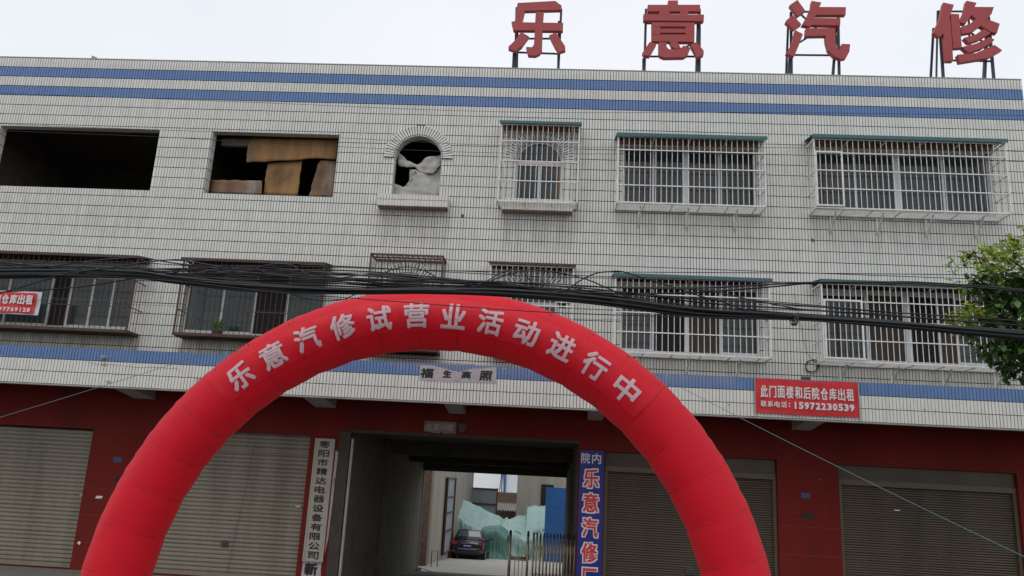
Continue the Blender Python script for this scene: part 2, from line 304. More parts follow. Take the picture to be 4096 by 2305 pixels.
FRAMES={'le': [((-1.276, 13.623), (-1.227, 11.885)), ((-0.17, 13.602), (-0.18, 11.903)), ((-1.226, 12.767), (-0.182, 12.79)), ((-1.238, 12.395), (-0.186, 12.377)), ((-1.282, 12.364), (-1.28, 11.892))], 'yi': [((1.904, 13.644), (1.886, 11.921)), ((3.203, 13.671), (3.194, 11.921)), ((1.882, 13.251), (3.212, 13.279)), ((1.892, 12.356), (3.189, 12.386)), ((1.856, 12.292), (1.86, 11.921)), ((3.174, 13.139), (3.132, 11.919)), ((2.727, 12.563), (3.024, 12.716))], 'qi': [((5.396, 13.63), (5.36, 11.939)), ((6.507, 13.505), (6.473, 11.959)), ((5.415, 13.644), (6.412, 13.664)), ((5.414, 12.481), (6.432, 12.493)), ((5.331, 12.417), (5.28, 11.945)), ((6.442, 13.022), (6.321, 11.955)), ((5.571, 12.816), (5.872, 13.03)), ((5.634, 13.572), (6.058, 13.118))], 'xiu': [((8.864, 13.735), (8.704, 11.971)), ((8.89, 13.702), (8.874, 11.963)), ((8.856, 13.727), (9.552, 13.737)), ((9.051, 12.424), (10.028, 12.424)), ((10.009, 13.6), (9.815, 11.967)), ((10.034, 13.6), (10.026, 11.964)), ((9.579, 13.632), (9.515, 12.435)), ((9.577, 13.175), (9.975, 12.813))]}
CABLES=[('L', -6.61, 0.016, [(-7.76, 4.73), (-6.51, 4.78), (-5.76, 4.79), (-5.25, 4.74), (-4.19, 4.69), (-2.8, 4.66), (-1.78, 4.7), (-0.77, 4.73), (0.57, 4.68), (1.88, 4.57), (3.18, 4.55), (4.45, 4.51), (6.0, 4.45)]), ('L', -6.562, 0.016, [(-7.79, 4.74), (-6.54, 4.79), (-5.78, 4.78), (-5.28, 4.74), (-4.21, 4.68), (-2.82, 4.66), (-1.79, 4.72), (-0.77, 4.74), (0.57, 4.68), (1.89, 4.57), (3.19, 4.55), (4.47, 4.5), (6.03, 4.46)]), ('L', -6.514, 0.016, [(-7.82, 4.73), (-6.56, 4.79), (-5.81, 4.79), (-5.3, 4.76), (-4.23, 4.69), (-2.83, 4.68), (-1.8, 4.71), (-0.78, 4.74), (0.57, 4.69), (1.9, 4.58), (3.21, 4.55), (4.49, 4.51), (6.05, 4.44)]), ('L', -6.598, 0.016, [(-7.76, 4.7), (-6.51, 4.76), (-5.76, 4.77), (-5.26, 4.72), (-4.19, 4.66), (-2.81, 4.65), (-1.78, 4.69), (-0.77, 4.71), (0.57, 4.67), (1.89, 4.56), (3.18, 4.53), (4.45, 4.49), (6.0, 4.42)]), ('L', -6.55, 0.016, [(-7.79, 4.71), (-6.54, 4.77), (-5.78, 4.76), (-5.28, 4.73), (-4.21, 4.66), (-2.82, 4.65), (-1.79, 4.7), (-0.77, 4.72), (0.57, 4.67), (1.9, 4.54), (3.2, 4.54), (4.47, 4.49), (6.03, 4.41)]), ('L', -6.502, 0.016, [(-7.83, 4.72), (-6.57, 4.78), (-5.81, 4.78), (-5.3, 4.72), (-4.23, 4.66), (-2.83, 4.66), (-1.8, 4.71), (-0.78, 4.73), (0.58, 4.67), (1.9, 4.56), (3.21, 4.54), (4.49, 4.49), (6.06, 4.41)]), ('L', -6.586, 0.016, [(-7.76, 4.67), (-6.51, 4.73), (-5.76, 4.75), (-5.26, 4.7), (-4.19, 4.62), (-2.81, 4.62), (-1.78, 4.68), (-0.77, 4.69), (0.57, 4.63), (1.89, 4.52), (3.18, 4.52), (4.46, 4.47), (6.01, 4.39)]), ('L', -6.538, 0.016, [(-7.8, 4.69), (-6.54, 4.74), (-5.79, 4.74), (-5.28, 4.71), (-4.21, 4.64), (-2.82, 4.64), (-1.79, 4.69), (-0.77, 4.69), (0.57, 4.64), (1.9, 4.53), (3.2, 4.53), (4.48, 4.46), (6.03, 4.39)]), ('L', -6.49, 0.016, [(-7.83, 4.69), (-6.57, 4.75), (-5.81, 4.76), (-5.31, 4.71), (-4.23, 4.63), (-2.83, 4.64), (-1.8, 4.7), (-0.77, 4.7), (0.58, 4.65), (1.91, 4.51), (3.21, 4.54), (4.5, 4.47), (6.06, 4.38)]), ('L', -6.574, 0.016, [(-7.77, 4.66), (-6.51, 4.71), (-5.76, 4.72), (-5.26, 4.68), (-4.19, 4.6), (-2.81, 4.62), (-1.79, 4.67), (-0.77, 4.68), (0.57, 4.6), (1.89, 4.49), (3.19, 4.51), (4.46, 4.46), (6.01, 4.37)]), ('L', -6.526, 0.016, [(-7.8, 4.66), (-6.54, 4.73), (-5.79, 4.73), (-5.28, 4.68), (-4.21, 4.61), (-2.82, 4.62), (-1.79, 4.67), (-0.77, 4.68), (0.58, 4.62), (1.9, 4.5), (3.2, 4.51), (4.48, 4.45), (6.04, 4.36)]), ('M', -6.46, 0.01, [(-7.9, 4.89), (-6.61, 4.86), (-5.34, 4.81), (-4.28, 4.89), (-3.22, 4.95), (-2.17, 4.94), (-0.79, 4.86), (0.58, 4.8), (1.91, 4.75), (2.81, 4.73), (4.2, 4.67), (6.1, 4.62)]), ('M', -6.412, 0.012, [(-7.93, 4.87), (-6.64, 4.89), (-5.37, 4.89), (-4.3, 4.96), (-3.23, 4.94), (-2.18, 4.9), (-0.79, 4.9), (0.58, 4.84), (1.92, 4.71), (3.18, 4.67), (4.22, 4.64), (6.12, 4.58)]), ('M', -6.364, 0.01, [(-7.96, 4.86), (-6.66, 4.86), (-5.39, 4.88), (-4.32, 4.94), (-3.24, 4.91), (-2.19, 4.93), (-0.79, 4.86), (0.58, 4.81), (1.93, 4.62), (3.25, 4.59), (4.56, 4.54), (6.14, 4.48)]), ('M', -6.448, 0.012, [(-7.89, 4.81), (-6.6, 4.8), (-5.35, 4.9), (-4.28, 4.86), (-3.22, 4.86), (-2.17, 4.86), (-0.79, 4.85), (0.58, 4.76), (1.91, 4.6), (3.23, 4.57), (4.52, 4.52), (6.09, 4.45)]), ('M', -6.4, 0.01, [(-7.92, 4.8), (-6.64, 4.84), (-5.36, 4.81), (-4.3, 4.89), (-3.23, 4.84), (-2.17, 4.85), (-0.79, 4.83), (0.58, 4.76), (1.92, 4.6), (3.24, 4.57), (4.54, 4.53), (6.12, 4.46)]), ('M', -6.352, 0.012, [(-7.95, 4.77), (-6.67, 4.86), (-5.39, 4.86), (-4.31, 4.86), (-3.24, 4.87), (-2.18, 4.83), (-0.79, 4.83), (0.58, 4.76), (1.93, 4.61), (3.26, 4.58), (4.56, 4.53), (6.15, 4.46)]), ('M', -6.436, 0.01, [(-7.88, 4.73), (-6.61, 4.79), (-5.35, 4.81), (-4.27, 4.8), (-3.21, 4.8), (-2.16, 4.79), (-0.78, 4.8), (0.58, 4.73), (1.92, 4.58), (3.23, 4.56), (4.52, 4.51), (6.1, 4.43)]), ('M', -6.388, 0.012, [(-7.91, 4.73), (-6.64, 4.82), (-5.37, 4.8), (-4.29, 4.79), (-3.23, 4.83), (-2.17, 4.78), (-0.79, 4.8), (0.58, 4.73), (1.93, 4.58), (3.25, 4.57), (4.54, 4.52), (6.12, 4.44)]), ('M', -6.34, 0.01, [(-7.96, 4.79), (-6.67, 4.79), (-5.39, 4.8), (-4.31, 4.78), (-3.24, 4.8), (-2.18, 4.78), (-0.79, 4.8), (0.58, 4.73), (1.93, 4.59), (3.26, 4.57), (4.56, 4.52), (6.15, 4.44)]), ('M', -6.424, 0.012, [(-7.91, 4.86), (-6.62, 4.82), (-5.35, 4.79), (-4.27, 4.73), (-3.21, 4.75), (-2.16, 4.75), (-0.78, 4.77), (0.58, 4.69), (1.92, 4.56), (3.23, 4.55), (4.53, 4.5), (6.1, 4.41)]), ('U', -6.576, 0.006, [(-5.3, 4.91), (-3.37, 4.97), (-1.54, 4.99), (0.19, 5.03), (1.89, 5.08), (4.18, 5.16), (6.09, 5.22)]), ('U', -6.66, 0.006, [(-3.51, 4.96), (-2.82, 4.96), (-0.44, 4.93), (0.74, 4.95), (1.88, 4.96), (3.38, 4.98)]), ('U', -6.612, 0.012, [(0.57, 4.82), (1.89, 4.87), (2.54, 4.93), (3.39, 5.01), (4.16, 5.04), (4.7, 5.06), (5.56, 5.03), (6.05, 5.0)]), ('U', -6.564, 0.012, [(0.24, 4.74), (1.23, 4.77), (1.89, 4.82), (2.79, 4.93), (3.41, 5.01), (4.18, 5.03), (4.72, 5.05), (5.59, 5.02), (6.08, 4.99)]), ('U', -6.648, 0.01, [(-7.66, 4.39), (-7.38, 4.49), (-6.94, 4.66), (-6.7, 4.74), (-6.28, 4.8), (-5.91, 4.88), (-5.53, 4.95), (-5.27, 4.98), (-5.11, 4.97), (-4.55, 4.89)]), ('U', -6.6, 0.01, [(-7.78, 4.79), (-7.17, 4.82), (-6.72, 4.9), (-6.14, 4.98), (-5.76, 5.0), (-5.29, 4.94), (-4.9, 4.91), (-4.41, 4.85), (-3.52, 4.82)]), ('U', -6.552, 0.01, [(-7.74, 4.45), (-6.97, 4.52), (-6.4, 4.6), (-5.93, 4.7), (-5.57, 4.74), (-5.29, 4.82), (-4.82, 4.89), (-4.34, 4.92), (-3.96, 4.93), (-3.51, 4.9), (-2.84, 4.88)]), ('U', -6.636, 0.009, [(-4.21, 4.86), (-4.03, 4.95), (-3.84, 4.98), (-3.65, 4.97), (-3.48, 4.88), (-3.26, 4.8), (-2.81, 4.75)]), ('U', -6.588, 0.008, [(-3.62, 4.57), (-3.33, 4.51), (-3.1, 4.5), (-2.87, 4.53), (-2.8, 4.57), (-2.64, 4.66), (-2.5, 4.8), (-2.35, 4.92), (-2.19, 4.99), (-2.03, 5.01), (-1.86, 4.98), (-1.68, 4.9), (-1.63, 4.85), (-1.62, 4.77), (-1.59, 4.71), (-1.51, 4.67), (-1.42, 4.67), (-1.28, 4.69), (-1.1, 4.77), (-0.92, 4.87), (-0.75, 4.98), (-0.59, 5.03), (-0.46, 4.99), (-0.32, 4.8), (-0.19, 4.68)]), ('U', -6.54, 0.01, [(-1.79, 4.71), (-1.29, 4.79), (-0.97, 4.85), (-0.79, 4.93), (-0.58, 5.0), (-0.45, 5.04), (-0.27, 5.05), (-0.08, 5.03), (0.15, 4.99), (0.38, 4.94), (0.66, 4.83), (0.84, 4.75), (0.98, 4.71), (1.24, 4.66)]), ('U', -6.624, 0.01, [(-0.1, 4.72), (0.11, 4.76), (0.22, 4.84), (0.33, 4.92), (0.51, 5.01), (0.69, 5.04), (0.83, 5.05), (1.01, 5.01), (1.37, 4.91), (1.73, 4.81), (1.88, 4.76), (2.19, 4.69), (2.46, 4.6), (2.68, 4.56), (3.17, 4.53)]), ('A', -6.676, 0.007, [(-7.7, 4.68), (-6.45, 4.69), (-5.21, 4.66), (-3.59, 4.55), (-2.77, 4.53), (-0.42, 4.45), (0.73, 4.44), (1.87, 4.45), (2.84, 4.46), (4.1, 4.45), (5.96, 4.38)]), ('U', -6.66, 0.009, [(-3.84, 4.8), (-3.15, 4.77), (-2.47, 4.87), (-1.79, 4.85), (-1.11, 4.83), (-0.1, 4.84), (0.89, 4.82), (1.88, 4.83), (2.52, 4.72), (3.17, 4.61)]), ('T', -6.212, 0.0035, [(-8.52, 7.02), (-6.02, 6.97), (-4.55, 6.93), (-0.74, 6.89), (2.87, 6.96), (6.48, 7.0)]), ('T', -6.164, 0.0035, [(-8.59, 7.16), (-5.23, 7.1), (-3.34, 7.06), (-0.75, 7.03), (2.89, 7.09), (6.52, 7.16)]), ('T', -6.248, 0.0035, [(-8.63, 7.63), (-4.61, 7.55), (-0.77, 7.53), (3.04, 7.6), (6.52, 7.68)]), ('T', -0.62, 0.0035, [(-12.14, 5.56), (-8.21, 5.53), (-5.74, 5.52), (-4.38, 5.54)])]
TREE=[((6.623, 6.09), 0.22, 0.16, 1), ((6.326, 5.945), 0.22, 0.14, 1), ((6.034, 5.839), 0.16, 0.12, 1), ((6.559, 5.783), 0.32, 0.18, 1), ((6.053, 5.65), 0.13, 0.14, 1), ((6.832, 6.059), 0.22, 0.22, 1), ((6.093, 5.501), 0.1, 0.13, 0), ((6.389, 5.475), 0.25, 0.14, 0), ((6.705, 5.487), 0.25, 0.22, 0), ((5.93, 5.029), 0.16, 0.09, 1), ((5.783, 4.931), 0.13, 0.06, 1), ((6.183, 5.132), 0.25, 0.14, 0), ((6.568, 5.147), 0.32, 0.25, 0), ((6.23, 4.876), 0.25, 0.14, 0), ((6.64, 4.82), 0.32, 0.25, 0), ((6.204, 4.585), 0.13, 0.14, 0), ((6.401, 4.485), 0.25, 0.2, 0), ((6.669, 4.425), 0.25, 0.22, 0), ((6.524, 4.169), 0.13, 0.16, 0), ((6.862, 4.976), 0.47, 0.61, 0), ((7.27, 5.546), 0.51, 0.43, 1), ((7.36, 4.814), 0.58, 0.72, 0), ((6.959, 4.259), 0.36, 0.32, 0), ((7.92, 5.202), 0.54, 0.72, 0)]
W2BOARDS={'top': [(-7.478, 9.917), (-5.333, 9.981), (-5.361, 9.45), (-5.976, 9.448), (-6.369, 9.383), (-7.513, 9.295), (-7.534, 9.701)], 'door': [(-7.034, 9.334), (-6.209, 9.466), (-6.217, 8.528), (-7.049, 8.528)], 'curved': [(-5.755, 9.424), (-5.374, 9.453), (-5.342, 8.515), (-5.934, 8.506), (-5.841, 9.0)], 'low': [(-8.308, 8.811), (-7.067, 8.834), (-7.023, 8.49), (-8.283, 8.483)]}
CLOTH={'twist': [(-3.858, 9.623), (-3.646, 9.438), (-3.408, 9.324), (-3.192, 9.487), (-2.825, 9.603), (-2.808, 9.36), (-2.999, 9.095), (-3.295, 9.138), (-3.436, 9.271), (-3.629, 9.231), (-3.83, 9.293)], 'sheet': [(-3.566, 9.224), (-3.402, 9.211), (-2.974, 9.156), (-2.821, 9.368), (-2.818, 8.579), (-3.932, 8.542), (-3.894, 8.851), (-3.789, 8.769), (-3.66, 8.783), (-3.551, 8.845)]}
GUYR=(4.13, -9.5, 1.96)
GUYL=(-6.36, -8.0, 2.76)
GUYL0=(-4.81, -5.3, 4.05)
GUYR0=(1.48, -5.3, 3.87)
PANELB=[(-4.97, 1.71), (-3.21, 1.73), (-3.19, 0.77), (-4.94, 0.71), (-3.19, 0.05)]
BRICK=[(-3.26, 1.51), (-2.06, 1.54), (-3.26, 0.88), (-2.08, 0.41)]
RB=[(-1.91, 2.57), (-1.86, 0.11), (-0.48, 2.12), (0.22, 2.12), (1.08, 2.59)]
BD=[(-0.22, 2.01), (1.04, 1.98), (1.08, -0.4), (-0.17, -0.29)]
T1=[(-5.2, 1.01), (-4.85, 1.12), (-3.99, 0.83), (-3.2, 0.5), (-2.42, 0.2), (-5.19, -0.47)]
T1b=[(-3.47, -0.09), (-2.51, -0.01), (-2.13, -0.22), (-3.38, -1.46), (-2.07, -1.39)]
T2=[(-2.36, 0.28), (-1.87, 0.3), (-1.25, 0.4), (-1.21, 0.91), (-0.18, 0.96)]
WH=[(-7.81, 2.87), (-3.55, 2.84), (-4.89, 1.01), (-4.7, 1.02)]
SL=[(-4.87, -0.88), (-4.9, 2.47), (-4.6, 2.46)]
# ================================================================= GROUND
def sheet(name, pts, m, kind='structure', nm=None):
    mb = MB(); mb.add(pts, [tuple(range(len(pts)))]); o = mb.build(name, m); o['kind'] = kind; return o
sheet('road', [(-200, -300, -.15), (200, -300, -.15), (200, -7.6, -.15), (-200, -7.6, -.15)], M_['road'])
mb = MB(); mb.box(-60, 60, -7.6, -7.42, -.3, .0); mb.box(-60, 60, -7.42, .0, -.3, -.004); o = mb.build('pavement', M_['ground']); o['kind'] = 'structure'
mb = MB()
for i in range(40): pass
mb.add([(-4.5, 0, -.004), (.6, 0, -.004), (.6, 11.5, -.9), (-4.5, 11.5, -.9)], [(0, 1, 2, 3)])
o = mb.build('passage_floor', M_['ground']); o['kind'] = 'structure'
mb = MB(); mb.add([(-60, 11.5, -.9), (60, 11.5, -.9), (60, 23, -1.5), (-60, 23, -1.5), (60, 40, -2.38), (-60, 40, -2.38), (200, 300, -2.4), (-200, 300, -2.4)], [(0, 1, 2, 3), (3, 2, 4, 5), (5, 4, 6, 7)])
o = mb.build('yard', M_['yard']); o['kind'] = 'structure'
mb = MB(); mb.add([(-200, 40, -2.42), (-200, -7.6, -.35), (-60, -7.6, -.35), (-60, 40, -2.42)], [(0, 1, 2, 3)]); mb.add([(60, 40, -2.42), (60, -7.6, -.35), (200, -7.6, -.35), (200, 40, -2.42)], [(0, 1, 2, 3)])
o = mb.build('ground', M_['road']); o['kind'] = 'structure'

# ================================================================= BUILDING
bld = empty('building', (0, 0, 0), 'three storey building with cream strip tiles, blue bands and dark red ground floor', 'building')
AC = (-3.33, -.525)                         # centre lines of the arched windows
OP = [(-13.5, -9.54, 8.38, 9.92), (-8.28, -5.22, 8.36, 9.92), (1.38, 4.38, 8.38, 9.92), (5.65, 9.52, 8.38, 9.92),
      (-13.5, -9.5, 5.07, 6.61), (-8.35, -5.15, 5.07, 6.61), (1.38, 4.38, 5.07, 6.61), (5.65, 9.48, 5.07, 6.61)]
ARC = [(c, b_, s_) for c in AC for b_, s_ in ((8.46, 9.38), (5.15, 6.07))]
boxes = OP + [(c-.56, c+.56, b_, s_+.56) for c, b_, s_ in ARC]
XL, XR = -15.4, 13.0
def decompose(x0, x1, z0, z1, holes):
    xs = sorted({x0, x1, *[h[0] for h in holes], *[h[1] for h in holes]}); zs = sorted({z0, z1, *[h[2] for h in holes], *[h[3] for h in holes]})
    xs = [x for x in xs if x0 <= x <= x1]; zs = [z for z in zs if z0 <= z <= z1]
    res = []
    for a, b_ in zip(zs, zs[1:]):
        run = None
        for c, d in zip(xs, xs[1:]):
            mx_, mz_ = (c+d)/2, (a+b_)/2
            solid = not any(h[0] < mx_ < h[1] and h[2] < mz_ < h[3] for h in holes)
            if solid: run = (run[0] if run else c, d)
            elif run: res.append((*run, a, b_)); run = None
        if run: res.append((*run, a, b_))
    return res
wm = MB()
hol = boxes + [(10.38, 14, 11.13, 12)]
for (a, b_, c, d) in decompose(XL, XR, 3.9, ZP, hol): wm.box(a, b_, .012, .25, c, d)
def arch_fill(mb, cx, zs, r, top, y0, y1, n=24):
    pts = [(cx+r*math.cos(math.pi*i/n), zs+r*math.sin(math.pi*i/n)) for i in range(n+1)]
    def outp(i):
        a = math.pi*i/n; c, s = math.cos(a), math.sin(a); k = r/max(abs(c), abs(s)); return (cx+k*c, zs+k*s)
    for i in range(n):
        p, q, P, Q = pts[i], pts[i+1], outp(i), outp(i+1)
        if abs(p[0]-P[0])+abs(p[1]-P[1])+abs(q[0]-Q[0])+abs(q[1]-Q[1]) < 1e-4: continue
        vs = [(p[0], y0, p[1]), (P[0], y0, P[1]), (Q[0], y0, Q[1]), (q[0], y0, q[1]), (p[0], y1, p[1]), (P[0], y1, P[1]), (Q[0], y1, Q[1]), (q[0], y1, q[1])]
        mb.add(vs, [(0, 3, 2, 1), (4, 5, 6, 7), (0, 4, 7, 3)])
for c, b_, s_ in ARC: arch_fill(wm, c, s_, .56, s_+.56, .012, .25)
wm.build('wall', M_['grout'], bld)
# roof slab, parapet back, side and rear walls, floors and partitions
mb = MB(); mb.box(XL, XR, .25, 11.3, 10.75, 10.9); mb.box(XL, XR, 11.3, 11.5, 3.2, 11.3); mb.box(XL-.25, XL, .02, 11.5, -1.2, 11.5); mb.box(XR, XR+.25, .02, 11.5, -1.2, 11.1); mb.build('roof_slab', M_['concrete'], bld)
mb = MB(); mb.box(XL, XR, .25, 4.2, 7.25, 7.45); mb.box(XL, XR, .25, 4.2, 10.5, 10.7); mb.box(XL, XR, .25, 11.3, 3.95, 4.12); mb.box(XL, XR, 4.2, 4.4, 4.12, 10.5)
for x in (-14.2, -8.9, -4.6, -1.9, .85, 5.0, 10.2): mb.box(x-.1, x+.1, .25, 4.2, 4.12, 10.5)
mb.build('interior', M_['darkplaster'], bld)

# tiles -------------------------------------------------------------------------
CW, GW, GH = .0658, .0125, .017
NC = int((XR-XL)/CW)
def subtract(rects, h):
    out = []
    for (a, b_, c, d) in rects:
        if b_ <= h[0] or a >= h[1] or d <= h[2] or c >= h[3]: out.append((a, b_, c, d)); continue
        if a < h[0]: out.append((a, h[0], c, d))
        if b_ > h[1]: out.append((h[1], b_, c, d))
        a2, b2 = max(a, h[0]), min(b_, h[1])
        if c < h[2]: out.append((a2, b2, c, h[2]))
        if d > h[3]: out.append((a2, b2, h[3], d))
    return [r for r in out if r[1]-r[0] > .008 and r[3]-r[2] > .008]
tm, tb = MB(), MB()
rh = OP + [(c-.56, c+.56, b_, s_+.2) for c, b_, s_ in ARC] + [(10.38, 14, 11.13, 12)]
for n in range(29):
    z1 = ZP-.25*n-GH/2; z0 = z1-.25+GH
    for k in range(NC+1):
        x0 = XL+k*CW+GW/2; x1 = x0+CW-GW; cx, cz = (x0+x1)/2, (z0+z1)/2
        if any(cz > s_-.02 and math.hypot(cx-c, cz-s_) < .72 for c, b_, s_ in ARC): continue
        rr = [(x0, x1, z0, z1)]
        for h in rh:
            if h[0]-.1 < cx < h[1]+.1 and h[2]-.3 < cz < h[3]+.3: rr = subtract(rr, h)
        for r_ in rr:
            jy = random.uniform(-.0008, .0008)
            (tb if n in (1, 3) else tm).box(r_[0], r_[1], jy, .0125, r_[2], r_[3], back=False)
# jamb tiles of the openings (left jamb faces right and so on)
for (a, b_, c, d) in OP:
    for n in range(29):
        z1 = ZP-.25*n-GH/2; z0 = z1-.25+GH; z0, z1 = max(z0, c), min(z1, d)
        if z1-z0 < .02: continue
        for j in range(3):
            y0 = .004+j*.08; y1 = y0+.072
            tm.box(a-.002, a+.010, y0, y1, z0, z1); tm.box(b_-.010, b_+.002, y0, y1, z0, z1)
    k = a
    while k < b_-.06:
        tm.box(k+.005, k+.058, .002, .2, d-.010, d+.004); k += CW
# jambs of the arched openings
for c, b_, s_ in ARC:
    for n in range(29):
        z1 = ZP-.25*n-GH/2; z0 = z1-.25+GH; z0, z1 = max(z0, b_), min(z1, s_)
        if z1-z0 < .02: continue
        for j in range(3):
            tm.box(c-.562, c-.55, .004+j*.08, .076+j*.08, z0, z1); tm.box(c+.55, c+.562, .004+j*.08, .076+j*.08, z0, z1)
for m_, nm_ in ((tm, 'tile'), (tb, 'btile')):
    o = m_.build('tile_cladding', M_[nm_], bld); o['kind'] = 'stuff'
# the voussoir tiles over the arched windows
for c, b_, s_ in ARC:
    nv = 34 if s_ > 8 else 30
    for i in range(nv):
        a0, a1 = math.pi*(i+.14)/nv, math.pi*(i+.86)/nv
        mb = MB(); poly = [(c+r*math.cos(a), s_+r*math.sin(a)) for r, a in ((.575, a0), (.80, a0), (.80, a1), (.575, a1))]
        mb.prism(poly, -.035, .005); mb.build('arch_tile', M_['tile'], bld)
    mb = MB()
    n = 34
    for i in range(n):
        a0, a1 = math.pi*i/n, math.pi*(i+1)/n
        mb.prism([(c+r*math.cos(a), s_+r*math.sin(a)) for r, a in ((.552, a0), (.79, a0), (.79, a1), (.552, a1))], -.028, .02)
    mb.build('arch_ring', M_['grout'], bld)
    mb = MB()
    for i in range(n):
        a0, a1 = math.pi*(i+.08)/n, math.pi*(i+.92)/n
        for y0, y1 in ((-.03, .05), (.062, .22)):
            vs = [(c+r*math.cos(a), y, s_+r*math.sin(a)) for r, y in ((.543, y0), (.543, y1), (.56, y1), (.56, y0)) for a in (a0, a1)]
            mb.add(vs, [(0, 1, 3, 2), (0, 6, 7, 1), (2, 3, 5, 4)])
    o = mb.build('soffit_tiles', M_['tile'], bld); o['kind'] = 'stuff'
    # sill block
    zt = b_-.10; yb = -.25; hw = CW*12
    if s_ > 8 or True:
        mb = MB(); mb.box(c-hw, c+hw, yb+.012, .02, zt-.25, zt+.03); mb.build('sill', M_['sillunder'], bld)
        mb = MB(); x = c-hw
        while x < c+hw-.05:
            mb.box(x+.005, x+CW-.005, yb, yb+.014, zt-.085, zt+.03); mb.box(x+.005, x+CW-.005, yb, yb+.014, zt-.235, zt-.098); x += CW
        for j in range(4):
            for sx in (-1, 1):
                xx = c+sx*hw; mb.box(min(xx, xx+sx*.01), max(xx, xx+sx*.01), yb+j*.066, yb+j*.066+.056, zt-.235, zt-.098); mb.box(min(xx, xx+sx*.01), max(xx, xx+sx*.01), yb+j*.066, yb+j*.066+.056, zt-.085, zt+.03)
        o = mb.build('sill_tiles', M_['tile'], bld); o['kind'] = 'stuff'
# parapet coping edge, right return
mb = MB(); mb.box(XL, 10.38, -.004, .26, ZP, ZP+.025); mb.box(10.38, XR, -.004, .26, 11.13, 11.155); mb.build('coping', M_['concrete'], bld)

# ---------------- canopy and tiled fascia
FY = -1.3
mb = MB(); mb.box(XL, XR, FY+.012, FY+.14, 3.69, 4.45); mb.box(XL, XR, FY+.14, .0, 3.86, 4.02); mb.build('canopy', M_['plaster'], bld)
mb = MB(); mb.box(XL, XR, FY-.006, FY+.13, 3.665, 3.69); mb.build('drip_edge', M_['concrete'], bld)
for xa, xb in ((-12.9, -12.5), (-9.1, -8.65), (-5.1, -4.65), (-2.2, -1.85), (.73, 1.05), (4.97, 5.35), (9.8, 10.2)):
    mb = MB(); mb.add([(xa, FY+.15, 3.86), (xb, FY+.15, 3.86), (xb, FY+.15, 3.72), (xa, FY+.15, 3.72), (xa, -.0, 3.86), (xb, 0, 3.86), (xb, 0, 3.58), (xa, 0, 3.58)], [(0, 3, 2, 1), (3, 7, 6, 2), (0, 4, 7, 3), (1, 2, 6, 5)])
    mb.build('bracket', M_['concrete'], bld)
t1 = mesh_of(MB().box(-.028, .028, 0, .0125, -.119, .119, back=False), 'tile', M_['tile']); t2 = mesh_of(MB().box(-.028, .028, 0, .0125, -.119, .119, back=False), 'tile_blue', M_['btile'])
fm, fb = MB(), MB()
for k in range(NC+1):
    x0 = XL+k*CW
    for r_ in range(3):
        zc = 4.325-.2525*r_
        if 1.6 < x0 < 8.15:
            o = put('tile', t2 if r_ == 0 else t1, bld, (x0+CW/2, FY+random.uniform(-.001, .001), zc), rot=(0, random.uniform(-.004, .004), 0))
        else:
            jy = random.uniform(-.001, .001)
            (fb if r_ == 0 else fm).box(x0+GW/2, x0+CW-GW/2, FY+jy, FY+.0125, zc-.119, zc+.119, back=False)
for m_, nm_ in ((fm, 'tile'), (fb, 'btile')):
    o = m_.build('fascia_tiles', M_[nm_], bld); o['kind'] = 'stuff'
mb = MB(); mb.box(XL, XR, FY+.0125, FY+.013, 3.69, 4.45); 
# chipped tiles and a crack line on the fascia show as small pale patches
for (x, z, s_) in ((-9.15, 4.12, .05), (-1.0, 4.41, .03), (2.2, 4.42, .03), (2.5, 4.36, .02), (7.1, 3.98, .03), (7.3, 3.96, .02), (-9.0, 3.78, .06), (3.4, 3.9, .025)):
    m2 = MB(); m2.prism([(x+s_*random.uniform(.6, 1.3)*math.cos(a), z+s_*.6*random.uniform(.6, 1.2)*math.sin(a)) for a in [i*.9 for i in range(7)]], FY-.003, FY-.0005); m2.build('chip', M_['concrete'], bld)
mb = MB(); mb.tube([(-9.5, FY-.002, 4.17), (-9.3, FY-.002, 4.12), (-8.9, FY-.002, 4.135), (-8.5, FY-.002, 4.10), (-8.0, FY-.002, 4.12), (-7.6, FY-.002, 4.11)], .003, 4); mb.build('crack', M_['plaster'], bld)

# ---------------- red ground floor
SH = [(-14.2, -9.9, 0, 2.88), (-8.35, -5.13, 0, 2.97), (-4.5, .58, -.9, 3.12), (1.12, 4.64, 0, 2.95), (5.88, 9.42, 0, 2.92), (10.6, 12.7, 0, 2.92)]
mb = MB()
for (a, b_, c, d) in decompose(XL, XR, -.02, 3.9, SH): mb.box(a, b_, 0, .3, c, d)
mb.build('shop_wall', M_['red'], bld)
for (x, z, w_, h_) in ((5.00, 1.92, .14, .006), (4.86, 1.66, .012, .02), (4.84, 1.02, .03, .035), (4.90, 1.0, .02, .02), (5.5, 2.6, .05, .02), (-9.4, 2.5, .03, .02), (-9.1, .9, .04, .02), (-4.56, 1.5, .02, .05), (5.7, .6, .03, .05)):
    m2 = MB(); m2.prism([(x+w_*random.uniform(.4, .6)*math.cos(a), z+h_*random.uniform(.4, .6)*math.sin(a)) for a in [i*.9 for i in range(7)]], -.0016, .001); m2.build('scuff', M_['plaster'], bld)
m2 = MB(); m2.tube([(-6.36, .10, 2.80), (-6.42, .10, 1.9), (-6.52, .10, 1.0), (-6.60, .10, .1)], .004, 4); m2.build('cord', M_['cable'], bld)
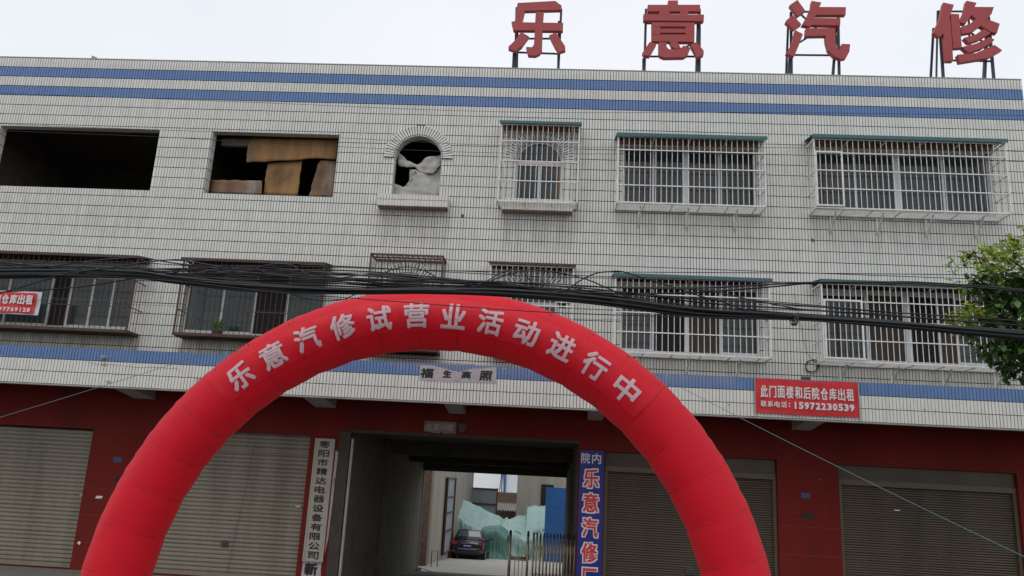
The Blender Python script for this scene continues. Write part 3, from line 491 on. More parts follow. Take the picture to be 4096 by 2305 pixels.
# shallow paint joints on the red piers
mb = MB()
for xa, xb in ((4.66, 5.86), (-9.86, -8.4)):
    for z in (.55, 1.1, 1.65): mb.box(xa, xb, -.0012, .001, z, z+.0025)
mb.build('paint_joint', M_['signred'], bld)
def shutter(x0, x1, z1, pitch, ms, mf, hood, gap, label):
    s = empty_part('roller_shutter', ((x0+x1)/2, .15, 0), bld, label)
    sm = MB(); sm.add([(x0-.05, .0, 0), (x1+.05, .0, 0), (x1+.05, -.018, pitch*.35), (x0-.05, -.018, pitch*.35), (x1+.05, -.014, pitch*.8), (x0-.05, -.014, pitch*.8), (x1+.05, .004, pitch), (x0-.05, .004, pitch)], [(0, 1, 2, 3), (3, 2, 4, 5), (5, 4, 6, 7)])
    sm.v = [(v[0]-(x0+x1)/2, v[1], v[2]) for v in sm.v]
    me = mesh_of(sm, 'slat', ms)
    z = .1; top = z1-gap-(hood if mf else 0)
    while z < top-.01:
        put('slat', me, s, ((x0+x1)/2, .15+random.uniform(-.004, .004), z), rot=(0, random.uniform(-.0012, .0012), 0)); z += pitch
    b = MB(); b.box(x0, x1, .12, .17, .015, .1); b.build('bottom_rail', ms, s, loc=-wloc(s))
    xm_ = (x0+x1)/2; b = MB(); b.box(xm_-.07, xm_+.07, .10, .135, .62, .74); b.box(xm_-.02, xm_+.02, .085, .10, .66, .70); b.build('lock', M_['steel'], s, loc=-wloc(s))
    b = MB(); b.box(x0, x1, .2, .28, 0, z1); b.build('back_dark_sheet', M_['dark_fill'], s, loc=-wloc(s))  # near-black sheet behind the slats, painted darkness for the gaps
    if mf:
        b = MB(); b.box(x0+.01, x1-.01, .06, .19, z1-hood, z1-hood+.11); b.build('hood_rail', mf, s, loc=-wloc(s))
        n = int((hood-.12)/.028)
        b = MB()
        for i in range(n): b.box(x0+.01, x1-.01, .085, .1, z1-hood+.12+i*.028, z1-hood+.14+i*.028)
        b.box(x0+.01, x1-.01, .1, .12, z1-hood+.1, z1-.005); b.build('hood', ms, s, loc=-wloc(s))
        for xa, xb in ((x0+.005, x0+.075), (x1-.075, x1-.005)):
            b = MB(); b.box(xa, xb, .07, .18, 0.01, z1-hood-.002); b.build('guide_rail', mf, s, loc=-wloc(s))
    elif hood:
        b = MB(); b.box(x0, x1, .11, .16, z1-hood, z1-hood+.045); b.build('hood_rail', ms, s, loc=-wloc(s))
    return s
def empty_part(name, loc, parent, label=None):
    o = bpy.data.objects.new(name, None); o.empty_display_size = .1; link(o, parent); o.location = Vector(loc)-wloc(parent)
    if label: o['label'] = label
    return o
shutter(-14.2, -9.9, 2.88, .086, M_['shut'], None, 0, .10, 'grey beige roller shutter left of the red arch')
s2_ = shutter(-8.35, -5.13, 2.97, .086, M_['shut'], None, 0.40, .0, 'grey beige roller shutter behind the left leg of the red arch')
shutter(1.12, 4.64, 2.95, .048, M_['shutb'], M_['shutf'], .40, 0, 'brown roller shutter behind the right leg of the red arch')
shutter(5.88, 9.42, 2.92, .048, M_['shutb'], M_['shutf'], .40, 0, 'brown roller shutter at the far right')
shutter(10.6, 12.7, 2.92, .048, M_['shutb'], M_['shutf'], .40, 0, None)

# ---------------- passage through the building
mb = MB(); mb.box(-4.7, -4.42, .3, 4.6, -.9, 3.3); mb.box(-4.7, -4.36, 4.6, 5.2, -.9, 3.3); mb.box(-4.7, -4.42, 5.2, 11.3, -1.1, 3.3)
mb.box(.58, .85, .3, 11.3, -1.1, 3.3); mb.box(-4.7, -4.40, 11.3, 11.5, -1.1, 3.3); mb.box(.56, .85, 11.3, 11.5, -1.1, 3.3)
mb.build('passage_wall', M_['passage'], bld)
mb = MB(); mb.box(-4.7, .85, .3, 11.3, 3.13, 3.3); mb.box(-4.42, .58, 4.7, 5.1, 2.80, 3.13); mb.box(-4.42, .58, 8.4, 8.8, 2.68, 3.13); mb.box(-4.42, .57, 11.2, 11.5, 2.45, 3.4); mb.build('passage_ceiling', M_['plaster'], bld)
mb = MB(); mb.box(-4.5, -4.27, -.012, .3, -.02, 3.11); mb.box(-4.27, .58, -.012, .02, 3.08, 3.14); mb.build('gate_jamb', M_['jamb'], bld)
mb = MB(); mb.tube([(-4.22, .02, 0), (-4.22, .02, 2.95)], .03, 8); mb.build('conduit', M_['concrete'], bld)
mb = MB(); mb.box(-1.82, -1.48, 7.98, 8.3, 3.1, 3.128); mb.build('ceiling_lamp', M_['concrete'], bld)
# ================================================================= WINDOWS (parts of the building)
def window(x0, x1, z0, z1, edges, mf, panes, y=.10, label=None, transom=None, mw=.05):
    """edges: x of the mullions; panes: one material per bay"""
    wn = empty_part('window', ((x0+x1)/2, y, z0), bld, label)
    off = -wloc(wn)
    b = MB(); fw = .055
    b.box(x0, x0+fw, y, y+.06, z0, z1); b.box(x1-fw, x1, y, y+.06, z0, z1); b.box(x0+fw, x1-fw, y, y+.06, z0, z0+.05); b.box(x0+fw, x1-fw, y, y+.06, z1-.05, z1)
    b.build('frame', mf, wn, loc=off)
    for e in edges:
        wd = mw
        if isinstance(e, tuple): e, wd = e
        b = MB(); b.box(e-wd/2, e+wd/2, y+.004, y+.05, z0+.05, z1-.05); b.build('mullion', mf, wn, loc=off)
    if transom:
        b = MB(); b.box(x0+fw, x1-fw, y+.002, y+.055, transom-.025, transom+.025); b.build('transom', mf, wn, loc=off)
    xs = [x0+fw]+[e[0] if isinstance(e, tuple) else e for e in edges]+[x1-fw]
    for i, (a, c) in enumerate(zip(xs, xs[1:])):
        p = panes[i]; dy = .025 if i % 2 else .04
        if p in ('glass', 'tealglass'):
            # sash rails round each pane
            for q0, q1 in ((z0+.05, z0+.085), (z1-.085, z1-.05)):
                b = MB(); b.box(a, c, y+.012+dy*.3, y+.03+dy*.3, q0, q1); b.build('sash_rail', mf, wn, loc=off)
        b = MB(); b.box(a, c, y+dy, y+dy+.006 if p not in ('dark_fill', 'curtain') else y+dy+.05, z0+.05, z1-.05); b.build('pane', M_[p], wn, loc=off)  # open bays get a near-black sheet painted as the unlit room
    return wn
W, T_ = M_['whiteframe'], M_['oldframe']
window(1.385, 4.375, 8.39, 9.91, [2.08, (2.82, .14), 3.56], W, ['glass']*4, label='four pane sliding window with white frame, top floor right of centre')
window(5.655, 9.515, 8.39, 9.91, [6.58, (7.50, .16), 8.50], W, ['glass']*4)
window(1.385, 4.375, 5.08, 6.60, [2.10, (2.83, .10), 3.55], W, ['glass', 'dark_fill', 'curtain', 'glass'])
window(5.655, 9.475, 5.08, 6.60, [6.66, (7.52, .13), 8.16, 8.53], W, ['glass', 'curtain', 'dark_fill', 'curtain', 'glass'])
window(-13.48, -9.52, 5.08, 6.60, [-12.51, -11.51, -11.05, -10.54, -10.06], T_, ['tealglass', 'tealglass', 'dark_fill', 'tealglass', 'tealglass', 'glass'], transom=6.28)
window(-8.34, -5.16, 5.08, 6.60, [-7.49, -6.76, -6.02], T_, ['tealglass', 'tealglass', 'dark_fill', 'tealglass'])
def fan_window(c, b_, s_, kind):
    wn = empty_part('window', (c, .1, b_), bld); off = -wloc(wn); y = .1; n = 18
    ring = MB()
    for i in range(n):
        a0, a1 = math.pi*i/n, math.pi*(i+1)/n
        ring.prism([(c+r*math.cos(a), s_+r*math.sin(a)) for r, a in ((.49, a0), (.545, a0), (.545, a1), (.49, a1))], y, y+.05)
    ring.box(c-.545, c-.49, y, y+.05, b_, s_); ring.box(c+.49, c+.545, y, y+.05, b_, s_); ring.box(c-.49, c+.49, y, y+.05, b_, b_+.05); ring.box(c-.49, c+.49, y-.01, y+.055, s_-.07, s_+.03)
    ring.build('frame', T_ if kind == 'old' else W, wn, loc=off)
    g = MB(); g.prism([(c+.49*math.cos(math.pi*i/n), s_+.03+.46*math.sin(math.pi*i/n)) for i in range(n+1)], y+.03, y+.036); g.build('fanlight', M_['tealglass' if kind == 'old' else 'glass'], wn, loc=off)
    g = MB(); g.box(c-.02, c+.03, y+.0, y+.05, b_+.05, s_-.07); g.build('mullion', W, wn, loc=off)
    for a, e in ((c-.49, c-.02), (c+.03, c+.49)):
        g = MB(); g.box(a, e, y+.025, y+.03, b_+.05, s_-.07); g.build('pane', M_['tealglass' if kind == 'old' else 'glass'], wn, loc=off)
    if kind == 'new':
        g = MB(); g.box(c-.49, c+.49, y-.013, y-.008, s_-.045, s_-.01); g.build('tape', M_['pinkwhite'], wn, loc=off)
        g = MB(); g.box(c+.462, c+.488, y-.006, y+.0, b_+.05, s_-.07); g.box(c-.49, c+.488, y-.006, y, b_+.035, b_+.055); g.build('edge_strip', M_['orange'], wn, loc=off)
fan_window(AC[1], 8.46, 9.38, 'new'); fan_window(AC[0], 5.15, 6.07, 'old'); fan_window(AC[1], 5.15, 6.07, 'old')
b = MB(); b.box(-.18, .16, .11, .14, 5.85, 5.9); b.box(-.1, .16, .02, .2, 5.70, 5.84); b.build('ledge_box', M_['concrete'], bld)

# ================================================================= WINDOW CAGES
BARS = {}
def barmesh(h, m, r=.0105):
    k = (round(h, 3), m.name, r)
    if k not in BARS: BARS[k] = mesh_of(MB().tube([(0, 0, 0), (0, 0, h)], r, 6), 'bar', m)
    return BARS[k]
def cage(x0, x1, z0, z1, dep, n, rails, m, label, roof=None, side=3, floor=8, brackets=(), door=None, grp=None, floorbox=False, r=.0082, rr=.011, top_grille=False):
    c = empty('window_cage', ((x0+x1)/2, 0, z0), label, 'window cage', grp)
    yf = -dep
    me = barmesh(z1-z0, m, r)
    for i in range(n+1):
        put('bar', me, c, (x0+(x1-x0)*i/n, yf, z0))
    for sx in (x0, x1):
        for j in range(1, side+1): put('bar', me, c, (sx, yf+dep*j/(side+1), z0))
    for z in rails:
        b = MB(); b.box(x0, x1, yf-.026, yf-.010, z-rr, z+rr); b.build('rail', m, c)
        for sx in (x0, x1):
            b = MB(); b.box(sx-.010, sx+.010, yf, .0, z-rr, z+rr); b.build('side_rail', m, c)
    for z in (z0, z1):
        b = MB(); b.box(x0-.015, x1+.015, yf-.016, yf+.012, z-.015, z+.015); b.box(x0-.015, x0+.015, yf+.012, 0, z-.015, z+.015); b.box(x1-.015, x1+.015, yf+.012, 0, z-.015, z+.015); b.box(x0+.015, x1-.015, -.03, 0, z-.015, z+.015)
        b.build('frame', m, c)
    for sx in (x0, x1):
        b = MB(); b.box(sx-.016, sx+.016, yf-.016, yf+.016, z0, z1); b.build('corner_post', m, c)
    if floor:
        rod = mesh_of(MB().tube([(x0, 0, 0), (x1, 0, 0)], .007, 4), 'rod', m)
        for j in range(1, floor+1): put('floor_rod', rod, c, (0, yf+dep*j/(floor+1), z0))
        for i in range(1, int((x1-x0)/.6)+1):
            b = MB(); b.box(x0+i*.6-.012, x0+i*.6+.012, yf, 0, z0-.03, z0-.012); b.build('cross_bar', m, c)
    if floorbox:
        b = MB(); b.box(x0-.02, x1+.02, yf-.02, 0, z0-.05, z0-.016); b.build('tray', M_['rustroof'], c)
    for bx in brackets:
        b = MB(); b.bar((bx, yf+.12, z0-.03), (bx, -.01, z0-.40), .03); b.bar((bx, -.012, z0-.03), (bx, -.012, z0-.42), .03); b.build('bracket', m, c)
    if roof:
        mr, zt, lip = roof
        def fn(u, v): return (x0-.05+(x1-x0+.10)*u, yf-.06+(dep+.06)*v, zt-.0+.10*v+.008*math.sin(u*(x1-x0)/.076*2*math.pi))
        b = MB(); b.grid(fn, int((x1-x0)/.019), 2); b.box(x0-.05, x1+.05, yf-.075, yf-.062, zt-lip, zt+.012)
        b.build('roof_sheet', mr, c)
        b = MB(); b.box(x0, x1, -.05, -.004, zt-.03, zt+.07); b.build('wall_strip', M_['orange'] if mr is M_['teal'] and z0 > 8 else M_['rustroof'], c)
        for i in range(1, int((x1-x0)/.8)+1):
            b = MB(); b.box(x0+i*.8-.012, x0+i*.8+.012, yf, -.05, zt-.045, zt-.02); b.build('rafter', m, c)
    if top_grille:
        rod = mesh_of(MB().tube([(x0, 0, 0), (x1, 0, 0)], .009, 4), 'rod', m)
        for j in range(1, 5): put('top_rod', rod, c, (0, yf+dep*j/5, z1))
        for i in range(1, 14): 
            b = MB(); b.box(x0+(x1-x0)*i/14-.006, x0+(x1-x0)*i/14+.006, yf, 0, z1-.01, z1); b.build('top_bar', m, c)
    if door:
        a, e, f, g = door
        b = MB(); b.box(a, a+.035, yf-.045, yf-.02, f, g); b.box(e-.035, e, yf-.045, yf-.02, f, g); b.box(a+.035, e-.035, yf-.045, yf-.02, f, f+.035); b.box(a+.035, e-.035, yf-.045, yf-.02, g-.035, g); b.build('door_frame', m, c)
    return c
WC, RU = M_['wcage'], M_['rust']
G1 = 'burglar bar cages on the upper windows'
cage(-1.40, .36, 8.26, 10.10, .40, 15, (9.69, 9.21, 8.74), WC, 'white cage with teal roof over the arched top floor window', (M_['teal'], 10.15, .05), grp=G1, floor=3)
cage(1.23, 4.43, 8.28, 9.84, .50, 27, (9.51, 9.10, 8.68), WC, 'white cage with teal roof over the top floor window, middle of three in its row', (M_['teal'], 9.88, .07), brackets=(1.75, 2.8, 3.85), grp=G1)
cage(5.50, 9.56, 8.30, 9.90, .50, 34, (9.57, 9.16, 8.74), WC, 'widest top floor white cage with teal roof at the upper right', (M_['teal'], 9.97, .07), brackets=(5.95, 6.95, 8.0, 9.05), door=(5.50, 6.09, 8.33, 9.60), grp=G1)
cage(-1.46, .33, 4.90, 6.78, .42, 15, (6.38, 5.91, 5.42), WC, 'white cage with thin brown roof over the arched window, half hidden by the red arch', (M_['rustroof'], 6.82, .03), grp=G1, floor=3)
cage(1.23, 4.45, 4.98, 6.60, .50, 26, (6.23, 5.83, 5.41), WC, 'white cage with teal roof behind the black cables, lower row centre right', (M_['teal'], 6.65, .06), brackets=(1.75, 2.8, 3.85), grp=G1)
cage(5.51, 9.48, 4.97, 6.60, .55, 34, (6.23, 5.82, 5.41), WC, 'wide white cage partly behind the tree, lower row far right', (M_['teal'], 6.67, .06), brackets=(6.0, 7.05, 8.1, 9.15), door=(5.53, 6.32, 5.01, 6.26), grp=G1)
cage(-13.55, -9.27, 4.98, 6.62, .50, 36, (6.1, 5.5), RU, 'rusty brown cage with sheet roof over the far left window', (M_['rustroof'], 6.64, .05), grp=G1, floorbox=True, floor=0, r=.007, rr=.008)
cage(-8.22, -5.09, 4.98, 6.62, .50, 26, (6.1, 5.5), RU, 'rusty brown cage over the window left of the red arch top', (M_['rustroof'], 6.64, .05), grp=G1, floorbox=True, floor=0, r=.007, rr=.008)
cage(-4.08, -2.50, 4.85, 6.90, .52, 12, (6.1, 5.5), RU, 'rusty open topped cage above the red arch crown', None, grp=G1, floorbox=True, floor=0, r=.007, rr=.009, top_grille=True)

# ================================================================= LOOSE SHEETS IN THE BROKEN WINDOWS
def rag(name, poly, y, m, label, cat, amp=.03, fr=6, cuts=3, th=.012, rag_=.010):
    bm = bmesh.new(); vs = [bm.verts.new((x, y, z)) for x, z in poly]; f = bm.faces.new(vs); bmesh.ops.triangulate(bm, faces=[f])
    for _ in range(cuts): bmesh.ops.subdivide_edges(bm, edges=[e for e in bm.edges if e.calc_length() > .06], cuts=1, use_grid_fill=True)
    bmesh.ops.triangulate(bm, faces=bm.faces)
    rr_ = random.Random(len(poly)*7+int(y*100))
    bnd = {v for e in bm.edges if e.is_boundary for v in e.verts}
    for v in bnd:
        v.co.x += rr_.uniform(-1, 1)*rag_; v.co.z += rr_.uniform(-1.6, 1)*rag_
    for v in bm.verts:
        x, _, z = v.co
        v.co.y += amp*(math.sin(x*fr+z*fr*.6)+.6*math.sin(x*fr*2.3-z*fr*1.7+1)+.4*math.sin(z*fr*4+x*3))*.6
    bm.normal_update()
    ret = bmesh.ops.extrude_face_region(bm, geom=bm.faces[:])
    bmesh.ops.translate(bm, verts=[g for g in ret['geom'] if isinstance(g, bmesh.types.BMVert)], vec=(0, th, 0))
    bm.normal_update(); bmesh.ops.recalc_face_normals(bm, faces=bm.faces[:])
    me = bpy.data.meshes.new(name); bm.to_mesh(me); bm.free(); me.materials.append(m)
    me.polygons.foreach_set('use_smooth', [True]*len(me.polygons))
    o = bpy.data.objects.new(name, me); link(o); tag(o, label, cat); return o
rag('plywood_sheet', W2BOARDS['top'], .35, M_['ply'], 'ragged brown board hanging across the top of the broken window', 'board', amp=.012)
rag('plywood_sheet', W2BOARDS['door'], .46, M_['ply'], 'orange stained plywood standing in the middle of the broken window', 'board', amp=.004)
rag('metal_sheet', W2BOARDS['curved'], .42, M_['ply2'], 'curved brown sheet leaning in the right corner of the broken window', 'sheet', amp=.05, fr=4, rag_=.012)
rag('plywood_sheet', W2BOARDS['low'], .31, M_['ply2'], 'low grimy board lying on the left sill of the broken window', 'board', amp=.015)
mb = MB()
for k in range(26):
    x = -6.95+.012*k*2+random.uniform(-.01, .01); z = 9.22+random.uniform(-.02, .02)
    mb.tube([(x, .40, z), (x+random.uniform(-.08, .02), .40, z-.15), (x-random.uniform(-.02, .2), .38, z-random.uniform(.3, .55))], .004, 3)
o = mb.build('splintered_strips', M_['ply2']); tag(o, 'hanging splinters beside the orange plywood in the broken window', 'splinters', kind='stuff')
rag('sack_curtain', CLOTH['sheet'], .30, M_['sack'], 'grey sacking hung low in the arched broken window', 'sacking', amp=.035, fr=8, rag_=.008)
rag('sack_bundle', CLOTH['twist'], .24, M_['sack'], 'twisted knot of grey sacking tied across the arched broken window', 'sacking', amp=.05, fr=9, cuts=3, rag_=.006)
# small beam corner in the top of the second broken window
mb = MB(); mb.box(-8.2, -5.3, .38, .5, 9.72, 9.92); mb.build('lintel_board', M_['darkplaster'], bld)

# ================================================================= ROOFTOP LETTERS
LBL = {'le': 'red sheet metal character 乐 on a dark frame, leftmost above the parapet', 'yi': 'red sheet metal character 意 on the rooftop, above the gap between the first two white cages',
       'qi': 'red sheet metal character 汽 on the rooftop, with three short strokes at its left', 'xiu': 'red sheet metal character 修 on a dark frame, rightmost above the parapet'}
for k in ('le', 'yi', 'qi', 'xiu'):
    allx = [p[0] for s_ in LETTERS[k] for p in s_]; cx = (min(allx)+max(allx))/2
    L = empty('rooftop_letter', (cx, .42, 10.9), LBL[k], 'sign letter', 'red rooftop sign letters')
    for i, s_ in enumerate(LETTERS[k]):
        j = (i % 3)*.0015
        b = MB(); b.prism(s_, .30-.12-j, .30+.0015*i); b.build('stroke', M_['letter'], L)
    for (p, q) in FRAMES[k]:
        p, q = list(p), list(q)
        down = q[1] < ZP+.25
        if down:                                  # the posts go on behind the parapet down to the roof
            t = (p[1]-10.95)/(p[1]-q[1]); q = [p[0]+(q[0]-p[0])*t, 10.95]
        b = MB(); b.bar((p[0], .42, p[1]), (q[0], .42+(.0 if not down else .04), q[1]), .055 if down else .035); b.build('post' if down else 'crossbar', M_['steel'], L)
    xs_ = sorted(p[0] for s_ in FRAMES[k] for p in s_)
    for x in (xs_[0]+.05, xs_[-1]-.05):
        b = MB(); b.bar((x, .46, 13.3), (x+.05, 1.25, 10.95), .045); b.build('rear_strut', M_['steel'], L)

# ================================================================= INFLATABLE ARCH
AX, AY, AZ, AR, ar = -1.75, -5.0, .09, 4.525, .475
A = empty('inflatable_arch', (AX, AY, 0), 'big red inflatable arch with pale pink characters standing in front of the gateway', 'inflatable arch')
NS = 23                                           # gores
def arch_pt(t):                                   # t in 0..1 along the arch; path of straight gores
    tot = NS; s_ = t*tot; i = min(int(s_), tot-1); f = s_-i
    a0, a1 = math.pi*(1-i/tot), math.pi*(1-(i+1)/tot)
    k = AR/math.cos(math.pi/tot/2)**.5
    p = Vector((AX+k*math.cos(a0), AY, AZ+k*math.sin(a0))); q = Vector((AX+k*math.cos(a1), AY, AZ+k*math.sin(a1)))
    P = p.lerp(q, f); a = a0+(a1-a0)*f
    return P, a, f
nu, nv = 32, NS*8
b = MB(); vs = []; fs = []
rnd = [random.uniform(-1, 1) for _ in range(64)]
for j in range(nv+1):
    t = j/nv; P, a, f = arch_pt(t)
    er = Vector((math.cos(a), 0, math.sin(a)))
    seam = 1-.012*math.exp(-(min(f, 1-f)/.09)**2)
    for i in range(nu):
        ph = 2*math.pi*i/nu
        wr = .0045*math.sin(ph*5+rnd[j % 64]*2+j*.7)+.003*math.sin(ph*9+j*1.9)+.010*math.exp(-(min(f, 1-f)/.12)**2)*math.sin(ph*14+j)*max(0, -math.cos(ph))
        r_ = ar*seam+wr*(.4 if 6 < i < 26 else 1)
        vs.append(P+er*(r_*math.cos(ph))+Vector((0, -1, 0))*(r_*math.sin(ph)))
for j in range(nv):
    for i in range(nu):
        a0, a1 = j*nu+i, j*nu+(i+1) % nu; fs.append((a0, a1, a1+nu, a0+nu))
b.add(vs, fs)
o = b.build('tube', M_['arch'], A, smooth=True)
for i in range(1, NS):                            # welded seams between the gores
    P, a, f = arch_pt(i/NS+1e-6); er = Vector((math.cos(a), 0, math.sin(a))); tg = Vector((-math.sin(a), 0, math.cos(a)))
    b = MB(); vs = []
    for k in range(33):
        ph = 2*math.pi*k/32; p = P+er*((ar*.9895)*math.cos(ph))+Vector((0, -1, 0))*((ar*.9895)*math.sin(ph)); vs += [p-tg*.006, p+tg*.006]
    b.add(vs, [(2*k, 2*k+1, 2*k+3, 2*k+2) for k in range(32)]); b.build('seam', M_['seam'], A)
for sx in (-1, 1):
    b = MB(); b.tube([(AX+sx*AR, AY, .12), (AX+sx*AR, AY, .0)], ar, 32); b.build('foot', M_['arch'], A, smooth=False)
def on_arch(a, v, lift=.012):                     # polar angle a, radial offset v -> point on the front of the tube
    v = max(-ar*.98, min(ar*.98, v)); r_ = AR+v
    return Vector((AX+r_*math.cos(a), AY-math.sqrt(max(0, ar*ar-v*v))-lift, AZ+r_*math.sin(a)))
# the stuck-on banner that carries the characters
b = MB()
def fn(u, v):
    a = R(134.5-87.5*u); vv = -.26+.50*v
    e = .006*math.sin(u*60)+.004*math.sin(u*143+v*5)
    return on_arch(a, vv+(.012*math.sin(u*40) if v in (0, 1) else 0), .007+abs(e)*.8)
b.grid(fn, 160, 12); b.build('banner_strip', M_['strip'], A, smooth=True)
for i, ch in enumerate('乐意汽修试营业活动进行中'):
    a = R(129.6-7.09*i)
    if not glyph(ch)[0]: continue
    src = char_mb(ch, .375, .375, .0105, layers=6, eps=0.0)
    bm = bmesh.new()
    me0 = bpy.data.meshes.new('g'); me0.from_pydata(src.v, [], src.f); bm.from_mesh(me0)
    bmesh.ops.subdivide_edges(bm, edges=[e for e in bm.edges if e.calc_length() > .07], cuts=2); bmesh.ops.triangulate(bm, faces=bm.faces)
    nvv = len(glyph(ch)[0])
    for k, v in enumerate(bm.verts):
        x, _, z = v.co
        v.co = on_arch(a-x/AR, z-.03, .0225)+Vector((0, 0, 0))
    # separate overlaid copies by a hair so that no two faces share a plane
    bm.verts.ensure_lookup_table(); seen = set(); lay = 0
    for v in bm.verts:
        if v.index in seen: continue
        st = [v]; comp = []
        while st:
            q = st.pop()
            if q.index in seen: continue
            seen.add(q.index); comp.append(q); st += [e.other_vert(q) for e in q.link_edges]
        for q in comp: q.co.y -= .00035*lay
        lay += 1
    bm.to_mesh(me0); bm.free(); me0.materials.append(M_['pinkwhite']); me0.name = 'character'
    o = bpy.data.objects.new('character', me0); link(o, A); o.location = -wloc(A)
for sx, p, q in ((1, GUYR0, GUYR), (-1, GUYL0, GUYL)):
    p, q = Vector(p), Vector(q); t = p.z/(p.z-q.z); e = p+(q-p)*t
    b = MB(); b.tube([p+(e-p)*(i/16)+Vector((0, 0, -.12*math.sin(math.pi*i/16))) for i in range(17)], .0035, 5); b.build('guy_rope', M_['string'], A)
# small dark tie points and dirt spots on the fabric
for (ad, v) in ((118, .33), (105, .40), (97, .38), (86, .39), (78, .36), (70, .37), (62, .38), (55, .40), (48, .37), (126, .36), (60, -.1), (82, -.2)):
    p = on_arch(R(ad), v, .004); b = MB(); b.add([p+Vector((.014*math.cos(k*1.05), -.002, .014*math.sin(k*1.05))) for k in range(6)], [(0, 1, 2, 3, 4, 5)]); b.build('tie_patch', M_['letterside'], A)

# ================================================================= OVERHEAD CABLES
def smooth(pts, n=6):
    out = []; N = len(pts)
    for i in range(N-1):
        p0, p1, p2, p3 = pts[max(i-1, 0)], pts[i], pts[i+1], pts[min(i+2, N-1)]
        for k in range(n):
            t = k/n
            out.append(tuple(.5*((2*b_)+(-a+c)*t+(2*a-5*b_+4*c-d)*t*t+(-a+3*b_-3*c+d)*t**3) for a, b_, c, d in zip(p0, p1, p2, p3)))
    out.append(pts[-1]); return out
SPL = {11+8: ''}
lab = {'L': ('heavy black cable in the sagging bundle touching the top of the red arch', 'thick black cables of the lower bundle'),
       'M': ('thinner black cable strung above the main bundle across the first floor windows', 'thinner black cables above the bundle'),
       'T': None, 'A': ('single thin black cable crossing in front of the red arch top', 'single cables'), 'U': None}
UL = ['straight thin black wire running above the first floor cages on the right', 'thin black wire dipping from the rusty arched cage to the far right cage',
 'upper black cable tied to the left corner of the far right lower cage', 'lower black cable of the pair tied to the far right lower cage', 'black cable climbing from the far left banner to the left rusty cage roof',
 'black cable bowing over the gap between the two rusty cages', 'black cable rising gently past the left banner towards the arch', 'short black cable hump in front of the rusty cage left of the arch',
 'grey looping slack cable dropping over the crown of the red arch', 'black cable arching in front of the grey roofed arched window cage', 'black cable arching over the gap left of the lower centre right cage', 'black cable weaving just above the arch crown']
TL = ['highest thin wire crossing the top floor windows, lower of the close pair', 'thin wire just below the top of the top floor windows', 'thin wire running along the lower blue parapet band', 'thin wire across the panes of the rusty left cages']
_m = [c for c in CABLES if c[0] == 'M']
for i in range(7):
    k_, Y_, r_, p_ = _m[i+1]; q_ = _m[(i*3+4) % 10][3]
    zz = lambda pts, x: next((a[1]+(b[1]-a[1])*(x-a[0])/(b[0]-a[0]) for a, b in zip(pts, pts[1:]) if a[0] <= x <= b[0]), pts[-1][1])
    ph, am = random.uniform(0, 6), random.uniform(.03, .07); x0 = p_[0][0]; x1 = min(p_[-1][0], 4.5)
    new = []
    for j in range(29):
        x = x0+(x1-x0)*j/28; t = .5+.5*math.sin(x*.45+ph)
        new.append((round(x, 2), zz(p_, x)*t+zz(q_, x)*(1-t)+am*math.sin(x*1.1+ph*2)*(1 if x < 1 else .4)))
    CABLES.append(('S', Y_-.1-.01*i, .0065, new))
lab['S'] = ('loose thin strand wandering between the cables of the bundle', 'loose strands in the cable bundle')
ui = ti = 0
for (k, Y, r_, pts) in CABLES:
    if k == 'U': lb, g_ = UL[ui], 'single overhead cables'; ui += 1
    elif k == 'T': lb, g_ = TL[ti], 'thin wires'; ti += 1
    else: lb, g_ = lab[k]
    P = [(x, Y, z) for x, z in pts]
    # carry on past the frame where the cable leaves it
    def ext(p, q, L_): d = Vector(p)-Vector(q); d.y = 0; d.normalize(); return tuple(Vector(p)+d*L_)
    if k in 'LMAT' or ui in (1, 3, 4): P.append(ext(P[-1], P[-2], 7))
    if k in 'LMATS' or (k == 'U' and ui in (5, 6, 7)): P.insert(0, ext(P[0], P[1], 9))
    S = smooth(P, 5)
    ph = random.uniform(0, 6)
    S = [(x, y+.03*math.sin(x*.8+ph), z) for x, y, z in S]
    b = MB(); b.tube(S, r_*(1.15 if k == 'L' else .95), 6)
    o = b.build('overhead_cable', M_['cable'], smooth=True); tag(o, lb, 'cable', g_)
for x, z in ((5.10, 4.37), (2.9, 4.55), (-7.0, 4.74)): pass
b = MB()
for k in range(3): b.tube([(3.10+.02*k, -6.55+.09*math.cos(a), 4.50+.075*math.sin(a)) for a in [i*math.pi/6 for i in range(13)]], .008, 5)
o = b.build('cable_tie', M_['rust']); tag(o, 'wire wrapped round the thick cable bundle between the two right cages', 'cable tie')
